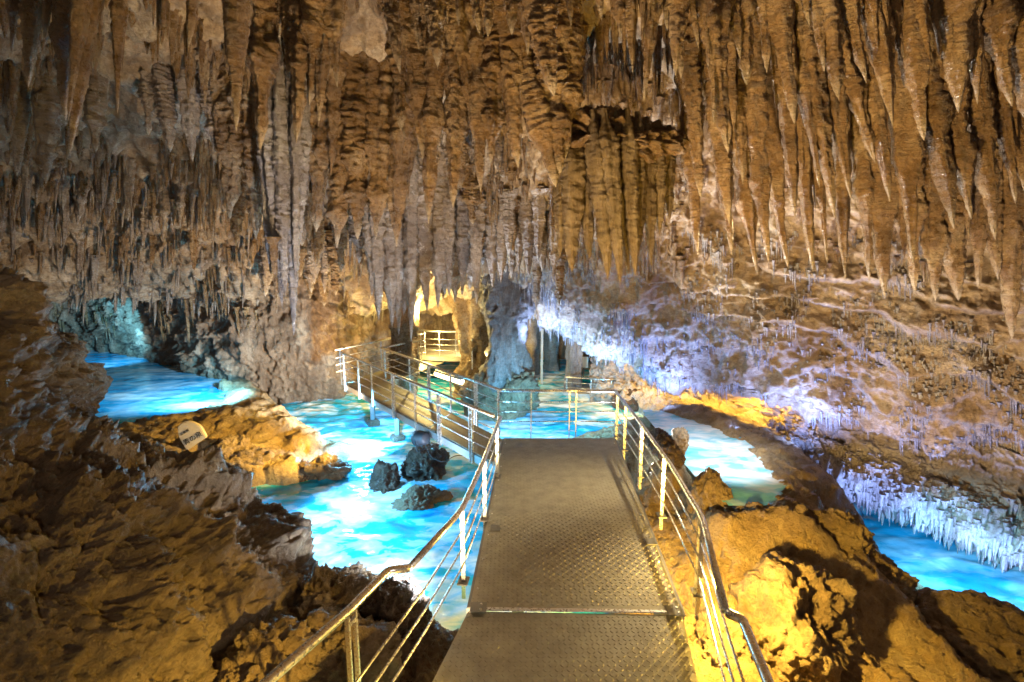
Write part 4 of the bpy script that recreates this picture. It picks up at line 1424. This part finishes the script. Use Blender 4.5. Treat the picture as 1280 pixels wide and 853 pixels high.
# far platform with curved railing, left of the columns
plat = empty('viewing_platform', (-1.6, 15.2, -0.1), 'far viewing platform with bright railing in the yellow lit niche', 'platform')
V = [(math.cos(a) * 1.5, math.sin(a) * 0.9) for a in np.linspace(0, 2 * math.pi, 28, endpoint=False)]
add('deck_plate', poly_prism('deck_plate', V, -0.12, 0.0), M['concrete'], plat)
arc = [(-1.6 + 1.4 * math.cos(a), 15.2 + 0.8 * math.sin(a), -0.1) for a in np.radians([200, 235, 265, 290])]
railing('platform_railing', 'curved railing of the far viewing platform in the yellow niche', arc, [0.02, 0.25, 0.5, 0.75, 0.98], r=0.03, rod_r=0.012, base=0.0, h=0.72)
railing('platform_railing', 'straight sloping railing running from the far platform to the yellow column',
        [arc[-1], (-1.05, 13.2, -0.12)], [0.15, 0.35, 0.55, 0.75, 0.95], r=0.03, rod_r=0.012, base=-0.1, h=0.70)
# far right platform
fp = D(765, 492, 13.4)
plat2 = empty('viewing_platform', tuple(fp), 'far pale platform beyond the slim column at the right', 'platform')
add('deck_plate', poly_prism('deck_plate', [(-1.3, 0.1), (-0.1, -0.25), (0.55, 0.3), (0.4, 1.0), (-1.0, 1.0)], -0.12, 0.0), M['concrete'], plat2)
z_ = fp[2]
railing('platform_railing', 'thin white railing of the far right platform behind the slim column',
        [(fp[0] - 1.25, fp[1] + 0.12, z_), (fp[0] - 0.05, fp[1] - 0.2, z_), (fp[0] + 0.5, fp[1] + 0.3, z_)], [0.02, 0.35, 0.62, 0.97], h=0.42, rods=(0.14, 0.28), r=0.018, rod_r=0.01, base=0.0)

# ------------------------------------------------------------------ plaque
pq = D(243, 557, 8.1)
pq = G(243, 560, -0.36)
plq = empty('stone_plaque', tuple(pq), 'pale rounded stone plaque with dark engraved characters on the ochre mound', 'plaque')
plq.rotation_euler = (math.radians(-8), 0, math.radians(12))
sc_ = pq[1] / F * 0.96
out_ = [(-17.6, 31.7), (-18.5, 20), (-14.5, 10.5), (-8, -3), (3, 5), (16.5, 14), (9.5, 29.6), (5.3, 33), (-0.4, 36.3), (-6, 37.7), (-12.3, 36)]
out_ = [(x * sc_, y * sc_) for x, y in out_]
bm = bmesh.new()
vf = [bm.verts.new((x, -0.05, y)) for x, y in out_]
f_ = bm.faces.new(vf)
ex = bmesh.ops.extrude_face_region(bm, geom=[f_])
for v in ex['geom']:
    if isinstance(v, bmesh.types.BMVert):
        v.co.y += 0.10
bmesh.ops.recalc_face_normals(bm, faces=bm.faces)
bmesh.ops.bevel(bm, geom=list(bm.edges), offset=0.012, segments=2, affect='EDGES')
me = bpy.data.meshes.new('slab')
bm.to_mesh(me)
bm.free()
add('slab', me, M['plaque'], plq)


def text_mesh(name, s, size, mat, parent, loc, rot):
    cu = bpy.data.curves.new(name, 'FONT')
    cu.body = s
    cu.size = size
    cu.align_x = 'CENTER'
    cu.extrude = 0.002
    tmp = bpy.data.objects.new(name, cu)
    COL.objects.link(tmp)
    dg = bpy.context.evaluated_depsgraph_get()
    me = bpy.data.meshes.new_from_object(tmp.evaluated_get(dg))
    bpy.data.objects.remove(tmp)
    me.materials.clear()
    return add(name, me, M[mat], parent, loc, rot)


text_mesh('lettering', '青の泉', 8.6 * sc_, 'ink', plq, (1.6 * sc_, -0.055, 11.5 * sc_), (math.pi / 2, math.radians(-29), 0))
text_mesh('lettering', '玉泉洞', 4.2 * sc_, 'ink', plq, (-9.0 * sc_, -0.055, 21.5 * sc_), (math.pi / 2, math.radians(-29), 0))


# ------------------------------------------------------------------ floodlights and small fittings
def floodlight(loc, aim, label, r=0.10, ln_=0.2, glass='glass_white'):
    root = empty('floodlight', tuple(loc), label, 'floodlight')
    d_ = Vector(aim) - Vector(loc)
    root.rotation_mode = 'QUATERNION'
    root.rotation_quaternion = d_.to_track_quat('Z', 'Y')
    prof = [(0.0, -ln_ * 0.55), (r * 0.55, -ln_ * 0.55), (r * 0.8, -ln_ * 0.4), (r * 0.82, 0.0), (r, ln_ * 0.1), (r, ln_ * 0.45), (r * 0.9, ln_ * 0.45), (r * 0.86, ln_ * 0.30)]
    V, Fs = [], []
    sg = 24
    for (rr, zz_) in prof:
        for k in range(sg):
            a = 2 * math.pi * k / sg
            V.append((rr * math.cos(a), rr * math.sin(a), zz_))
    for i in range(len(prof) - 1):
        for k in range(sg):
            k2 = (k + 1) % sg
            Fs.append((i * sg + k, i * sg + k2, (i + 1) * sg + k2, (i + 1) * sg + k))
    add('casing', mesh_np('casing', V, Fs), M['black'], root)
    bm = bmesh.new()
    bmesh.ops.create_circle(bm, cap_ends=True, segments=24, radius=r * 0.86)
    me = bpy.data.meshes.new('lens')
    bm.to_mesh(me)
    bm.free()
    add('lens', me, M[glass], root, (0, 0, ln_ * 0.30))
    V, Fs = tube(rounded([(-r - 0.015, 0, 0), (-r - 0.015, -r * 1.4, 0), (r + 0.015, -r * 1.4, 0), (r + 0.015, 0, 0)], 0.02), 0.009, 8)
    add('bracket', mesh_np('bracket', V, Fs), M['black'], root)
    return root


fl_ = D(527, 548, 7.9)
floodlight(fl_, np.array([-5.0, 10.5, -1.2]), 'round black floodlight hung on the side walkway beam over the foam', 0.13, 0.24)
cab = [fl_ + np.array([0.05, 0, -0.1]), fl_ + np.array([0.15, -0.05, -0.3]), fl_ + np.array([0.35, -0.1, -0.38]), fl_ + np.array([0.55, -0.1, -0.25]), fl_ + np.array([0.7, 0, -0.3]), fl_ + np.array([0.85, 0.1, -0.15])]
V, Fs = tube(rounded(cab, 0.15, 6), 0.008, 6)
add('power_cable', mesh_np('power_cable', V, Fs), M['cable'], label='thin black cable looping from the round floodlight under the walkway', category='cable')
# tube lamp over the pool by the yellow column
ta, tb = D(545, 467, 12.6), D(578, 478, 12.0)
tl = empty('tube_lamp', tuple(ta), 'glowing yellow white tube lamp low over the water by the yellow column', 'lamp')
V, Fs = tube([np.zeros(3), tb - ta], 0.07, 12)
add('tube', mesh_np('tube', V, Fs), M['glass_warm'], tl)
V, Fs = tube([np.array([0, 0, 0.06]), tb - ta + np.array([0, 0, 0.06])], 0.05, 8)
add('housing', mesh_np('housing', V, Fs), M['frame'], tl)
# white sign on the far wall
sg_ = D(730, 453, 15.6)
sn = empty('wall_sign', tuple(sg_), 'small white sign on the far greenish wall', 'sign')
add('board', box_mesh('board', (0.26, 0.03, 0.34), 0.006), M['sign'], sn)
add('sign_post', box_mesh('sign_post', (0.04, 0.04, 0.9), 0.004), M['frame'], sn, (0, 0.04, -0.5))
# grey post in the far niche
gp = D(677, 487, 14.8)
gpo = empty('service_post', tuple(gp), 'thin grey vertical post standing behind the thick column', 'post')
add('shaft', box_mesh('shaft', (0.07, 0.07, 1.75), 0.01), M['concrete'], gpo, (0, 0, 0.9))
add('cap', box_mesh('cap', (0.12, 0.12, 0.06), 0.01), M['concrete'], gpo, (0, 0, 1.8))

print('stalactites', n_st[0])
